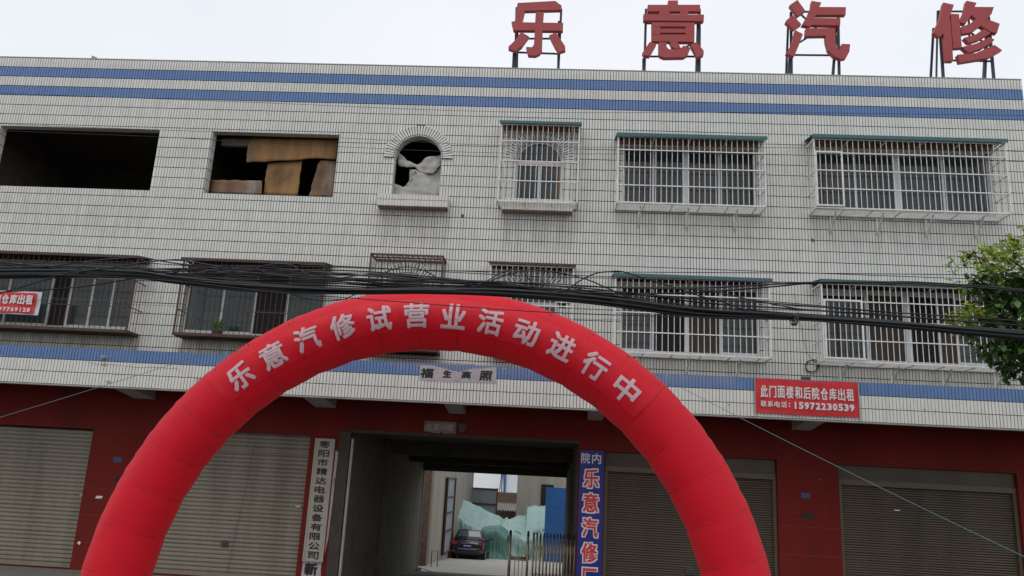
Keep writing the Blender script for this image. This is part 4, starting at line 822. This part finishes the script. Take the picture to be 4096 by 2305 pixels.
# ================================================================= SIGNS AND BANNERS
def text_row(s, x0, x1, zc, h, y, m, parent, bold, wf=.86, name='character', eps=.0006):
    n = len(s); step = (x1-x0)/n
    for i, ch in enumerate(s):
        if ch == ' ' : continue
        cx = x0+step*(i+.5)
        if ch in ':：':
            b = MB(); b.prism([(cx-.012, zc-.03), (cx+.012, zc-.03), (cx+.012, zc-.006), (cx-.012, zc-.006)], y-.003, y-.001); b.prism([(cx-.012, zc+.02), (cx+.012, zc+.02), (cx+.012, zc+.044), (cx-.012, zc+.044)], y-.003, y-.001)
            b.build(name, m, parent); continue
        w_ = step*wf*(.55 if ch == '1' else 1)
        c = char_mb(ch, w_, h, bold, 6, eps, cx, zc, y)
        if c.v: c.build(name, m, parent)
def cloth_banner(x0, x1, z0, z1, y, nu, nv, parent, name, m, fold=.012, slope=0):
    b = MB()
    def fn(u, v):
        x = x0+(x1-x0)*u; z = z0+(z1-z0)*v+slope*(u-.5)
        return (x, y+.006+fold*.5*(math.sin(u*14+v*2)+.5*math.sin(u*37-v*5))*(1-.3*v)+.004*math.sin(v*9+u*4), z+.006*math.sin(u*9))
    b.grid(fn, nu, nv); b.add([(p[0], p[1]+.004, p[2]) for p in b.v], [tuple(reversed(f)) for f in b.f]); return b.build(name, m, parent, smooth=True)
B = empty('rental_banner', (4.87, -1.33, 3.7), 'red rental banner with white characters and phone number on the right tiled fascia', 'banner')
cloth_banner(3.90, 5.86, 3.765, 4.43, -1.345, 60, 16, B, 'cloth', M_['banner'])
text_row('此门面楼和后院仓库出租', 3.985, 5.775, 4.185, .235, -1.362, M_['bwhite'], B, .005, .86)
text_row('联系电话', 3.985, 4.50, 3.945, .115, -1.362, M_['bwhite'], B, .0025, .86)
text_row('：', 4.50, 4.58, 3.935, .115, -1.362, M_['bwhite'], B, .004)
text_row('15972230539', 4.60, 5.77, 3.94, .135, -1.362, M_['bwhite'], B, .0075, .84)
for x in (3.895, 5.865):
    b = MB(); b.tube([(x, -1.35, 3.66), (x-.005, -1.35, 4.50)], .011, 6); b.build('batten', M_['concrete'], B)
B = empty('rental_banner', (-11.8, -.56, 5.2), 'red rental banner with white edge tied to the rusty cage at the far left', 'banner')
cloth_banner(-14.2, -11.26, 5.22, 5.74, -.565, 60, 12, B, 'cloth_edge', M_['cloth'], fold=.03)
cloth_banner(-14.2, -11.36, 5.245, 5.705, -.585, 60, 12, B, 'cloth', M_['banner'], fold=.03)
text_row('后院仓库出租', -12.48, -11.40, 5.55, .215, -.603, M_['bwhite'], B, .007, .88)
text_row('5797769128', -12.33, -11.42, 5.325, .09, -.603, M_['bwhite'], B, .005, .8)
b = MB(); b.tube([(-11.27, -.56, 5.6), (-10.3, -.53, 5.62), (-9.27, -.52, 5.64)], .004, 4); b.build('string', M_['string'], B)

# vertical white company board
S = empty('company_board', (-4.8, 0, .44), 'tall narrow white board with black characters left of the gateway', 'sign')
b = MB(); b.box(-5.0, -4.585, -.05, -.001, .44, 2.92); b.build('board', M_['signwhite'], S)
b = MB(); b.box(-5.005, -4.975, -.062, -.05, .44, 2.92); b.box(-4.61, -4.58, -.062, -.05, .44, 2.92); b.box(-4.975, -4.61, -.062, -.05, 2.89, 2.92); b.box(-4.975, -4.61, -.062, -.05, .44, .47); b.build('moulding', M_['signwhite'], S)
for i, ch in enumerate('枣阳市精达电器设备有限公司'):
    c = char_mb(ch, .235, .15, .005, 6, .0006, -4.795, 2.80-i*.1865, -.053)
    if c.v: c.build('character', M_['black'], S)
S = empty('paper_notice', (-4.8, 0, .1), 'torn white paper with one brushed black character under the white board', 'notice')
b = MB(); b.prism([(-5.0, .43), (-4.61, .43), (-4.62, .30), (-4.6, .15), (-4.61, -.05), (-5.02, -.05)], -.004, -.001); b.build('paper', M_['paper'], S)
c = char_mb('新', .28, .25, .014, 6, .0006, -4.82, .29, -.006); c.build('character', M_['black'], S)
b = MB(); b.prism([(-4.56, 2.7), (-4.50, 2.65), (-4.515, 1.6), (-4.53, .9), (-4.57, .6)], -.003, -.001); o = b.build('paper_strip', M_['paper']); tag(o, 'thin torn strip of pink paper on the pier beside the white board', 'paper')

# vertical blue board
S = empty('repair_board', (.84, 0, 0), 'tall blue board with white edged red characters right of the gateway', 'sign')
b = MB(); b.box(.60, 1.10, -.055, -.001, .0, 2.95); b.build('board', M_['blue'], S)
for ch, cx in (('院', .72), ('内', .945)):
    c = char_mb(ch, .185, .215, .003, 6, .0006, cx, 2.79, -.057); c.build('character', M_['bwhite'], S)
for i, ch in enumerate('乐意汽修厂'):
    zc = 2.385-i*.487
    c = char_mb(ch,   .365, .43, .028, 10, .0003, .845, zc, -.0565); c.build('character_outline', M_['bwhite'], S)
    c = char_mb(ch, .312, .375, .0085, 8, .0004, .845, zc, -.0605); c.build('character', M_['signred'], S)

# pasted papers
S = empty('couplet_paper', (-1.9, -1.3, 4.1), 'torn grey paper strip with four brushed characters on the fascia above the gateway', 'notice')
poly = [(-2.68, 4.40), (-2.45, 4.41), (-2.2, 4.36), (-1.9, 4.30), (-1.6, 4.385), (-1.15, 4.43), (-1.14, 4.10), (-1.6, 4.105), (-2.1, 4.09), (-2.67, 4.095)]
b = MB(); b.prism(poly, FY-.005, FY-.0012); b.build('paper', M_['paper'], S)
for ch, cx, w_ in (('福', -2.53, .26), ('生', -2.12, .17), ('高', -1.74, .19), ('照', -1.35, .25)):
    c = char_mb(ch, w_, .20 if w_ > .2 else .15, .009, 6, .0005, cx, 4.25, FY-.007, shear=.12); c.build('character', M_['black'], S)
S = empty('lintel_paper', (-2.3, 0, 3.2), 'faded grey paper with pale brushed characters stuck over the gateway lintel', 'notice')
b = MB(); b.prism([(-2.71, 3.40), (-2.03, 3.40), (-2.03, 3.16), (-2.3, 3.15), (-2.33, 3.2), (-2.37, 3.15), (-2.71, 3.18)], -.006, -.001); b.build('paper', M_['paperb'], S)
for i, ch in enumerate('生意兴隆'):
    c = char_mb(ch, .14, .15, .006, 6, .0005, -2.60+i*.15, 3.285, -.008, shear=.15); c.build('character', M_['signwhite'], S)
b = MB(); b.prism([(-1.99, 3.38), (-1.93, 3.36), (-1.85, 3.39), (-1.80, 3.31), (-1.86, 3.22), (-1.95, 3.2), (-1.97, 3.3)], -.004, -.001); o = b.build('paper_scrap', M_['plaster']); tag(o, 'dark torn scrap of paper right of the faded lintel paper', 'paper')
for (x0, x1, z0, z1, lb) in ((-9.35, -9.17, 2.21, 2.32, 'small blue enamel house number plate on the left red pier'), (5.11, 5.29, 2.21, 2.32, 'small blue enamel house number plate on the right red pier')):
    S = empty('house_number_plate', ((x0+x1)/2, 0, z0), lb, 'number plate', 'blue house number plates')
    b = MB(); b.box(x0, x1, -.008, -.001, z0, z1); b.build('plate', M_['blueplate'], S)
for poly, m_, lb, nm in (([(-9.30, 1.82), (-9.27, 1.86), (-9.22, 1.91), (-9.05, 1.90), (-9.06, 1.81)], 'tar', 'black tape patch on the left red pier under the number plate', 'black_patch'),
    ([(5.07, 1.92), (5.35, 1.92), (5.36, 1.82), (5.20, 1.82), (5.18, 1.835), (5.12, 1.84)], 'tar', 'black tape patch on the right red pier under the number plate', 'black_patch'),
    ([(-9.60, 1.46), (-9.58, 1.50), (-9.45, 1.50), (-9.46, 1.45), (-9.6, 1.445)], 'bwhite', 'small white sticker on the left red pier', 'sticker'),
    ([(-9.83, .53), (-9.79, .57), (-9.75, .54), (-9.78, .49)], 'bwhite', 'tiny white paper scrap low on the left red pier', 'sticker')):
    b = MB(); b.prism(poly, -.004, -.001); o = b.build(nm, M_[m_]); tag(o, lb, 'patch' if nm == 'black_patch' else 'sticker')
for (x0, z, m_, lb) in ((-10.02, 1.465, 'paper', 'small pale sticker on the right edge of the left shutter'), (-5.32, 1.48, 'paper', 'small pale sticker on the right edge of the shutter beside the white board'), (7.0, 2.06, 'bwhite', 'short white scrap of tape on the far right brown shutter')):
    b = MB(); b.box(x0, x0+.11, .110, .114, z, z+.045 if m_ == 'paper' else z+.02); o = b.build('sticker', M_[m_]); tag(o, lb, 'sticker')
# black marker scrawl on the post by the board
b = MB(); b.tube([(-4.545, -.004, 2.05), (-4.52, -.004, 2.12), (-4.50, -.004, 2.05), (-4.53, -.004, 1.98)], .008, 4); o = b.build('paint_mark', M_['tar']); tag(o, 'small dark paint mark on the pier right of the white board', 'paint mark')

# bits on the facade
b = MB(); b.tube([(-9.17, -1.42, 4.26), (-9.17, -1.28, 4.28)], .035, 10); b.tube([(-9.17, -1.43, 4.26), (-9.17, -1.421, 4.26)], .022, 8); o = b.build('drain_pipe', M_['concrete']); tag(o, 'short drain pipe stub poking from the blue fascia band at the left', 'pipe')
b = MB()
for k in range(4): b.tube([(5.41+(.125+.008*k)*math.cos(a)+.006*k, -.02-.008*k, 4.93+(.12+.006*k)*math.sin(a+.1*k)) for a in [i*math.pi/12 for i in range(25)]], .005, 5)
b.tube([(5.10, -.02, 6.5), (5.2, -.02, 5.9), (5.33, -.02, 5.2), (5.5, -.02, 5.0)], .003, 4)
o = b.build('cable_coil', M_['cable'], smooth=True); tag(o, 'coil of thin black wire hanging on the wall left of the lower far right cage', 'wire coil')
b = MB(); b.box(5.20, 5.39, -.006, -.001, 4.62, 4.70); b.build('wall_patch', M_['plaster'], bld)
b = MB(); b.prism([(-11.62, ZP+.025), (-11.38, ZP+.025), (-11.5, ZP+.09), (-11.6, ZP+.13)], .05, .2); o = b.build('rubble_piece', M_['concrete']); tag(o, 'lone wedge of rubble on the parapet at the left', 'rubble')
for (x, z) in ((-2.2, 8.02), (.5, 6.4), (5.55, 7.72), (-4.45, 6.42), (-2.15, 6.20)):
    b = MB(); b.prism([(x+.035*random.uniform(.6, 1.2)*math.cos(a), z+.06*random.uniform(.5, 1.2)*math.sin(a)) for a in [i*.9 for i in range(7)]], -.004, -.0012); b.build('broken_spot', M_['darkplaster'], bld)
# weeds on the sill tray of the second rusty cage
P = empty('window_plant', (-7.35, -.35, 5.0), 'wilted dark plant on the tray of the rusty cage left of the arch', 'plant')
b = MB(); b.tube([(-7.35, -.3, 4.98), (-7.35, -.3, 5.10)], .09, 10, .11); b.build('pot', M_['rustroof'], P)
b = MB()
for k in range(70):
    a = random.uniform(0, 6.28); l = random.uniform(.1, .3); dx, dy = math.cos(a)*l, math.sin(a)*l*.5; h = random.uniform(.02, .28)
    p = Vector((-7.35, -.3, 5.10)); q = p+Vector((dx*.5, dy*.5, h)); e = p+Vector((dx, dy, h-.08)); s_ = Vector((.010, 0, 0))
    b.add([p-s_, p+s_, q+s_, q-s_, e], [(0, 1, 2, 3), (3, 2, 4)])
b.build('foliage', M_['leafd'], P)
# loose straggling wires
b = MB(); b.tube(smooth([(-3.9, -.05, 4.90), (-3.4, -.9, 4.62), (-2.9, -1.2, 4.5), (-2.1, -1.28, 4.47), (-1.6, -1.3, 4.46)], 5), .005, 4); o = b.build('loose_wire', M_['cable']); tag(o, 'slack wire draping onto the fascia under the red arch crown', 'wire')

# ================================================================= FOLDING GATE IN THE GATEWAY
G = empty('folding_gate', (0, .8, 0), 'tarnished stainless steel folding gate gathered at the right of the gateway', 'gate')
def hoop(x0, x1, y, zt, z0, r_, name='hoop'):
    b = MB(); n = 10; w_ = (x1-x0)/2; cx = (x0+x1)/2
    pts = [(x0, y, z0)]+[(cx-w_*math.cos(math.pi*i/n), y, zt-w_+w_*math.sin(math.pi*i/n)) for i in range(n+1)]+[(x1, y, z0)]
    b.tube(pts, r_, 8); return b.build(name, M_['stainless'], G, smooth=True)
# the end frame: two tall rounded posts joined by cross rails
for xc in (-.80, -.42):
    for y in (.55, .95):
        b = MB(); b.tube([(xc, y, -.05), (xc, y, 1.14)], .022, 8); b.build('post', M_['stainless'], G, smooth=True)
    b = MB(); n = 8; b.tube([(xc, .75-.2*math.cos(math.pi*i/n), 1.12+.09*math.sin(math.pi*i/n)) for i in range(n+1)], .024, 8); b.build('post_cap', M_['tyre'], G, smooth=True)
for y in (.55, .95):
    for z in (.66, .06):
        b = MB(); b.tube([(-.80, y, z), (-.42, y, z)], .02, 8); b.build('cross_rail', M_['stainless'], G, smooth=True)
for x in (-.68, -.60, -.52):
    b = MB(); b.tube([(x, .75, .06), (x, .75, .66)], .009, 6); b.build('rod', M_['stainless'], G)
n = 13
for i in range(n):
    x = -.30+i*.072
    for y, dz in ((.5, 0), (1.0, -.0)):
        b = MB(); b.tube([(x+random.uniform(-.006, .006), y, -.05), (x+random.uniform(-.008, .008), y, 1.12+random.uniform(-.012, .012))], .017, 8); b.build('post', M_['stainless'], G, smooth=True)
    b = MB(); b.tube([(x, .75-.25*math.cos(math.pi*k/8), 1.11+.08*math.sin(math.pi*k/8)) for k in range(9)], .018, 6); b.build('post_cap', M_['tyre'], G, smooth=True)
    if i < n-1:
        for z in (.25, .8):
            b = MB(); b.bar((x, .49, z), (x+.072, .49, z+.22), .012); b.bar((x, .51, z+.22), (x+.072, .51, z), .012); b.build('scissor_link', M_['stainless'], G)

# ================================================================= YARD BEHIND
def gz(y): return -.9-(y-11.5)*.6/11.5 if y < 23 else -1.5-(y-23)*.88/17
Y1 = empty('yard_building', (-6, 20, gz(20)), 'long grey rendered building along the left side of the yard', 'building')
b = MB(); b.box(-9, -4.72, 15.2, 33.2, -2.4, 5.2); b.build('wall', M_['yardwall'], Y1)
b = MB(); b.box(-9, -4.60, 14.6, 15.2, -2.0, 5.4); b.build('pilaster', M_['brick'], Y1)
for y0, y1 in ((23.5, 24.3), (26.2, 27.2), (30.2, 31.6)):
    b = MB(); b.box(-4.73, -4.70, y0, y1, 2.25 if y0 < 29 else 1.7, 4.0); b.build('window', M_['panelgrey'], Y1)
D = empty('steel_door', (-4.7, 21, -1), 'tall rusty framed grey sheet door standing against the left yard building', 'door')
y0, y1, zb, zt = 19.75, 22.9, -1.1, 2.2
b = MB(); b.box(-4.69, -4.66, y0, y1, zb, zt); b.build('sheet', M_['panelgrey'], D)
for y in (y0, y1-.12): b = MB(); b.box(-4.70, -4.58, y, y+.12, zb, zt+.05); b.build('frame_post', M_['rust'], D)
for z in (zb, zb+.95, zb+1.75, zb+2.45, zt): b = MB(); b.box(-4.70, -4.60, y0+.12, y1-.12, z-.03, z+.04); b.build('frame_rail', M_['rust'], D)
# open grey leaf at the end of the yard
D = empty('yard_gate_leaf', (-4.1, 33, -2), 'grey sheet gate leaf standing open at the far end of the yard', 'gate')
b = MB(); b.box(-4.95, -3.2, 33, 33.05, -2.0, 1.72); b.build('sheet', M_['panelgrey'], D)
for z in (-.2, .76, 1.66): b = MB(); b.box(-5.0, -3.15, 32.93, 33.0, z, z+.07); b.build('frame_rail', M_['rust'], D)
for x in (-5.0, -3.24): b = MB(); b.box(x, x+.08, 32.92, 33.0, -2.0, 1.76); b.build('frame_post', M_['rust'], D)
b = MB(); b.box(-3.3, -1.9, 34.2, 34.5, -2.3, 1.52); b.box(-9, 6, 34.5, 34.7, -2.3, -1.0); o = b.build('yard_wall', M_['brick']); tag(o, 'low stained brown wall closing the far end of the yard', 'wall')
b = MB(); b.grid(lambda u, v: (-3.28+1.3*u, 33.5+.7*v, .45+.42*v+.045*math.sin(u*9*2*math.pi)), 72, 2); o = b.build('corrugated_roof', M_['corr']); tag(o, 'short pale corrugated roof leaning on the brown yard wall', 'roof')
Y2 = empty('yard_shed', (1, 30, -1.9), 'grey rendered building at the right side of the yard', 'building')
b = MB(); b.box(-1.88, 6, 30, 36, -2.3, 5.5); b.build('wall', M_['yardwall'], Y2)
b = MB(); b.box(-.50, .22, 29.97, 30.0, -1.9, 2.14); b.build('doorway_dark_sheet', M_['dark_fill'], Y2)  # no opening cut: a near-black sheet paints the dark inside
D = empty('blue_door', (.4, 24.8, -1.6), 'bright blue sheet steel door leaf standing open in the yard', 'door')
zb = gz(24.8)
for k, (z0, z1) in enumerate(((zb, -.40), (-.38, .42), (.44, 1.07), (1.09, 2.02))):
    b = MB(); b.box(-.193, .974, 24.8, 24.84, z0, z1); b.build('panel', M_['bluedoor'], D)
b = MB(); b.box(.974, 1.01, 24.78, 24.86, zb, 2.04); b.build('edge', M_['concrete'], D)
for z0 in (-.39, .43, 1.08):
    b = MB(); b.box(-.193, .974, 24.79, 24.83, z0-.012, z0+.012); b.build('stiffener', M_['polegrey'] if False else M_['bluedoor'], D)
# far white warehouse with a blue post
F = empty('warehouse', (-4, 70, -2), 'white warehouse with one blue post seen through the gap above the yard wall', 'warehouse')
b = MB(); b.box(-5.0, 20, 70, 90, -2.4, 9); b.build('cladding', M_['polegrey'], F); b = MB(); b.box(-4.92, -4.70, 69.8, 70.0, -2.4, 9); b.build('post', M_['bluedoor'], F)
b = MB(); b.box(-16, -5.0, 74, 90, -2.4, 9); b.build('side_wall', M_['sky_white'], F)
b = MB(); b.bar((-3.95, 50, 3.6), (-4.25, 50, -.5), .07); b.bar((-3.95, 50, 3.6), (-3.55, 50, -.5), .07); b.bar((-3.95, 50, 3.0), (-3.95, 50, -2.4), .09); o = b.build('wire_stay', M_['steel']); tag(o, 'thin dark stayed pole in front of the white warehouse', 'pole')
# tarpaulin heaps
def lerp(tab, x):
    if x <= tab[0][0]: return tab[0][1]
    for (a, p), (c, q) in zip(tab, tab[1:]):
        if x <= c: return p+(q-p)*(x-a)/(c-a)
    return tab[-1][1]
from mathutils import noise
def heap(name, xa, xb, ridge, yb, yf, m, label, front=None, nx=90, fold=.05, fr=30, seed=0.0):
    b = MB(); zgf = gz(yf)
    def fn(u, v):
        x = xa+(xb-xa)*u; zr = lerp(ridge, x)
        fz = lerp(front, x) if front else zr-.25
        sp_ = Vector((x*2.2+seed, v*2.4, seed)); f = fold*1.5*(noise.noise(sp_)*1.2+.6*abs(noise.noise(sp_*2.7))+.45*noise.noise(sp_*6)+.25*abs(noise.noise(sp_*11)))+.22*fold*math.sin(x*9-v*5+5*noise.noise(sp_))*max(0, v-.3)*2
        prof = [(yb+1.2, gz(yb)-.3), (yb+.2, zr-.1), (yb, zr), (yf+.5, fz), (yf, fz-.18), (yf-.1, zgf+.3), (yf-.25, zgf-.02)]
        s_ = v*6; i = min(int(s_), 5); t = s_-i
        y = prof[i][0]+(prof[i+1][0]-prof[i][0])*t; z = prof[i][1]+(prof[i+1][1]-prof[i][1])*t
        return (x+noise.noise(Vector((x*2, v*3, 5+seed)))*.10, y+f*(1 if v > .5 else .4)*1.2, z+f*.35*(1 if .1 < v < .8 else 0))
    b.grid(fn, nx, 30)
    b.v = [tuple(p) for p in b.v]; b.f = [tuple(reversed(f)) for f in b.f]
    return b.build(name, m, None, smooth=True)
o = heap('tarpaulin_heap', -5.05, -2.35, [(-5.05, .2), (-4.98, 1.0), (-4.72, 1.1), (-4.0, .83), (-3.2, .5), (-2.35, .15)], 28, 25.8, M_['tarp'], '', front=[(-5.05, .0), (-4.8, .55), (-4.3, .1), (-3.6, -.25), (-2.4, -.25)], fold=.09, fr=40)
tag(o, 'pale green tarpaulin sloping down from the left yard wall behind the black car', 'tarpaulin')
o = heap('tarpaulin_heap', -3.5, -2.0, [(-3.5, -.35), (-3.3, -.10), (-2.5, -.02), (-2.1, -.25), (-2.0, -.4)], 25.6, 24.6, M_['tarpd'], '', front=[(-3.5, -.45), (-3.3, -.2), (-2.5, -.1), (-2.0, -.45)], fold=.07, fr=22, nx=60, seed=4.3)
tag(o, 'dark green tarpaulin draped over a block right of the black car', 'tarpaulin')
o = heap('tarpaulin_heap', -2.5, 1.4, [(-2.5, .1), (-2.3, .28), (-1.8, .32), (-1.3, .45), (-1.22, .93), (-.2, .97), (1.4, .8)], 27.6, 25.3, M_['tarp'], '', front=[(-2.5, -.3), (-1.9, -.25), (-1.3, -.5), (-.6, -.4), (.2, .0), (1.4, .0)], fold=.17, fr=31, nx=130, seed=9.1)
tag(o, 'crumpled pale green tarpaulin heap behind the folding gate', 'tarpaulin')
# small odds and ends at the left passage wall
b = MB(); z = gz(15); b.tube([(-4.35, 14.3, z), (-4.35, 14.3, z+.62), (-4.12, 14.3, z+.62), (-4.12, 14.3, z)], .018, 6); o = b.build('pipe_stand', M_['steel']); tag(o, 'small bent pipe stand beside the left yard pilaster', 'stand')
S = empty('broom', (-4.2, 10.9, -.9), 'broom leaning on the passage wall with its handle on the ground', 'broom'); b = MB(); b.tube([(-4.2, 10.9, -.75), (-3.75, 10.7, -.84)], .012, 6); b.build('handle', M_['bark'], S)
b = MB()
for k in range(40): b.tube([(-4.25, 10.95, -.72), (-4.3+random.uniform(-.12, .12), 10.9+random.uniform(-.1, .1), -.86+random.uniform(0, .02))], .004, 3)
b.build('bristles', M_['darkplaster'], S)

# ================================================================= CAR
def car(x, y, z, rz):
    C_ = empty('parked_car', (x, y, z), 'small black hatchback parked in the yard with its tail to the gateway', 'car'); off = None
    def place(o): return o
    # profile along the length: y=0 rear bumper, y=3.8 front
    def sect(yy, w_, z0, z1, rnd_=.12, n=16):
        return [(w_*(abs(math.cos(a))**.45)*(1 if math.cos(a) > 0 else -1), yy, (z0+z1)/2+(z1-z0)/2*(abs(math.sin(a))**.5)*(1 if math.sin(a) > 0 else -1)) for a in [2*math.pi*(k+.5)/n for k in range(n)]]
    b = MB(); st = [(0.0, .66, .36, .62), (.04, .78, .26, .82), (.15, .81, .22, .93), (.45, .83, .20, .97), (1.2, .84, .2, .95), (2.4, .84, .2, .93), (2.9, .82, .2, .86), (3.5, .78, .22, .76), (3.75, .66, .28, .66)]
    vs = [p for s_ in st for p in sect(*s_)]; n = 16
    fs = [(i*n+k, (i+1)*n+k, (i+1)*n+(k+1) % n, i*n+(k+1) % n) for i in range(len(st)-1) for k in range(n)]+[tuple(range(n)), tuple((len(st)-1)*n+k for k in reversed(range(n)))]
    fs = [tuple(reversed(f)) for f in fs]
    parts = []
    b.add(vs, fs); parts.append((b, 'body', M_['carpaint'], True))
    b = MB(); cab = [(.30, .70, .93, .97), (.62, .60, .93, 1.40), (1.0, .60, .93, 1.45), (1.9, .60, .92, 1.44), (2.75, .68, .90, .95)]
    q = []
    for (yy, wt, z0, z1) in cab: q += [(-.76, yy, z0-.03), (-wt, yy, z1-.03), (-wt+.12, yy, z1), (wt-.12, yy, z1), (wt, yy, z1-.03), (.76, yy, z0-.03)]
    fs = [(i*6+k, i*6+k+1, (i+1)*6+k+1, (i+1)*6+k) for i in range(4) for k in range(5)]; b.add(q, fs); parts.append((b, 'cabin', M_['carpaint'], True))
    b = MB(); b.add([(-.60, .335, 1.01), (.60, .335, 1.01), (.50, .575, 1.36), (-.50, .575, 1.36)], [(0, 1, 2, 3)]); parts.append((b, 'rear_window', M_['carglass'], False))
    for s_ in (-1, 1):
        b = MB(); q = [(s_*.742, .75, .98), (s_*.742, 2.35, .96), (s_*.632, 1.95, 1.36), (s_*.632, .85, 1.37)]
        b.add(q, [(0, 1, 2, 3) if s_ > 0 else (3, 2, 1, 0)]); parts.append((b, 'side_window', M_['carglass'], False))
    for s_ in (-1, 1):
        b = MB(); b.prism([(s_*.79, .72), (s_*.60, .70), (s_*.52, .76), (s_*.56, .87), (s_*.78, .88)], -.015, .12); parts.append((b, 'tail_lamp', M_['lamp'], False))
        b = MB(); b.prism([(s_*.76, .38), (s_*.60, .38), (s_*.62, .45), (s_*.76, .45)], -.022, .06); parts.append((b, 'reflector', M_['lamp'], False))
        b = MB(); b.box(min(s_*.80, s_*.97), max(s_*.80, s_*.97), 2.15, 2.25, .93, 1.04); parts.append((b, 'mirror', M_['carpaint'], False))
        for yy in (.62, 3.05):
            b = MB(); n = 20; b.add([(s_*(.84 if k2 else .64), yy+.29*math.cos(2*math.pi*k/n), .29+.29*math.sin(2*math.pi*k/n)) for k2 in (0, 1) for k in range(n)], [(k, (k+1) % n, n+(k+1) % n, n+k) for k in range(n)]+[tuple(range(n)), tuple(n+k for k in range(n))]); parts.append((b, 'tyre', M_['tyre'], False))
            b = MB(); b.add([(s_*.846, yy+.18*math.cos(2*math.pi*k/n), .29+.18*math.sin(2*math.pi*k/n)) for k in range(n)], [tuple(range(n))]); parts.append((b, 'rim', M_['chrome'], False))
    b = MB(); b.box(-.46, .46, -.03, .02, .50, .53); parts.append((b, 'bumper_trim', M_['chrome'], False))
    b = MB(); b.box(-.34, .34, .0, .04, .77, .79); parts.append((b, 'boot_trim', M_['chrome'], False))
    b = MB(); b.box(-.22, .22, -.02, .05, .60, .72); parts.append((b, 'number_plate', M_['plate'], False))
    b = MB(); 
    for k in range(7): b.box(-.17+k*.052, -.17+k*.052+.03, -.024, -.0205, .635, .69)
    parts.append((b, 'plate_marks', M_['bwhite'], False))
    b = MB(); b.prism([(.0, .83), (.03, .86), (0, .89), (-.03, .86)], -.0, .05); parts.append((b, 'badge', M_['chrome'], False))
    b = MB(); b.tube([(0, .66, 1.42), (0, .60, 1.60)], .006, 5); parts.append((b, 'aerial', M_['tyre'], False))
    b = MB(); b.box(-.7, .7, .3, 3.4, .15, .25); parts.append((b, 'underbody', M_['tyre'], False))
    for b, nm, m_, sm in parts:
        me = mesh_of(b, nm, m_, sm); o = bpy.data.objects.new(nm, me); link(o, C_)
    C_.rotation_euler = (R(-3), 0, rz); C_.scale = (.97, .97, .97)
    return C_
car(-3.80, 22.3, gz(22.6)-.02, R(-2.5))

# ================================================================= TREE
T = empty('tree', (9.2, -5.5, -.004), 'leafy green tree with yellow green new shoots at the right edge behind the cables', 'tree')
b = MB(); b.tube(smooth([(9.2, -5.5, 0), (9.15, -5.5, 1.5), (9.0, -5.52, 2.8), (8.8, -5.5, 3.9), (8.6, -5.5, 4.6)], 4), .13, 10, .06); b.build('trunk', M_['bark'], T, smooth=True)
bd, bl, bt = MB(), MB(), MB()
def leaf(c, d, L_, w_, up):
    d = d.normalized(); s_ = d.cross(up).normalized()*w_; nrm = s_.cross(d).normalized()
    return [c, c+d*L_*.35+s_-nrm*.004, c+d*L_*.7+s_*.75-nrm*.012*1.5, c+d*L_-nrm*.03, c+d*L_*.7-s_*.75-nrm*.018, c+d*L_*.35-s_-nrm*.004], [(0, 1, 2, 5), (5, 2, 4), (2, 3, 4)]
cand = []
rt = random.Random(11)
for (cc, rx, rz_, young) in TREE:
    cx, cz = cc; vol = rx*rz_
    if cz < 4.45: cz += .14; rz_ *= .8
    nb = max(9, int(vol*(330 if cx < 8.2 else 120)))
    base = Vector((8.7, -5.5, 4.2))
    for i in range(nb):
        a = rt.uniform(0, 6.28); rr = math.sqrt(rt.random())
        tip = Vector((cx+rx*rr*math.cos(a), -5.45+rt.uniform(-.42, .5), cz+rz_*rr*math.sin(a)))
        # twig
        root = tip+Vector((rt.uniform(.05, .25), rt.uniform(-.1, .1), -rt.uniform(.12, .3)))
        bt.tube([root, tip], .004, 4)
        for k in range(13):
            t = rt.random(); c = root.lerp(tip, t*1.08)
            d = Vector((rt.uniform(-1, 1), rt.uniform(-1, 1), rt.uniform(-.75, .25) if not young else rt.uniform(-.3, .7)))
            L_ = rt.uniform(.07, .17) if not young else rt.uniform(.055, .125)
            top = young and rt.random() < .85
            cand.append((c, d, L_, L_*.27, top))
    if rt.random() < .8 and cx < 9: bt.tube([base, Vector((cx*.5+base.x*.5, -5.5, cz*.5+base.z*.5+.03)), Vector((cx, -5.45, cz))], .018, 5, .007)
rt.shuffle(cand)
# the leaves that show largest are parts of their own
front = sorted([i for i, c in enumerate(cand) if c[0].x < 7.7], key=lambda i: cand[i][0].y-cand[i][2]*4)[:280]
fset = set(front)
for i, (c, d, L_, w_, top) in enumerate(cand):
    v_, f_ = leaf(c, d, L_, w_, Vector((0, 0, 1)) if abs(d.z) < .95 else Vector((1, 0, 0)))
    if i in fset:
        m2 = MB(); m2.add(v_, f_); m2.build('leaf', M_['leafl' if top else 'leafd'], T)
    else: (bl if top else bd).add(v_, f_)
for m_, nm in ((bd, 'leafd'), (bl, 'leafl')):
    o = m_.build('crown', M_[nm], T); o['kind'] = 'stuff'
bt.build('twigs', M_['bark'], T)
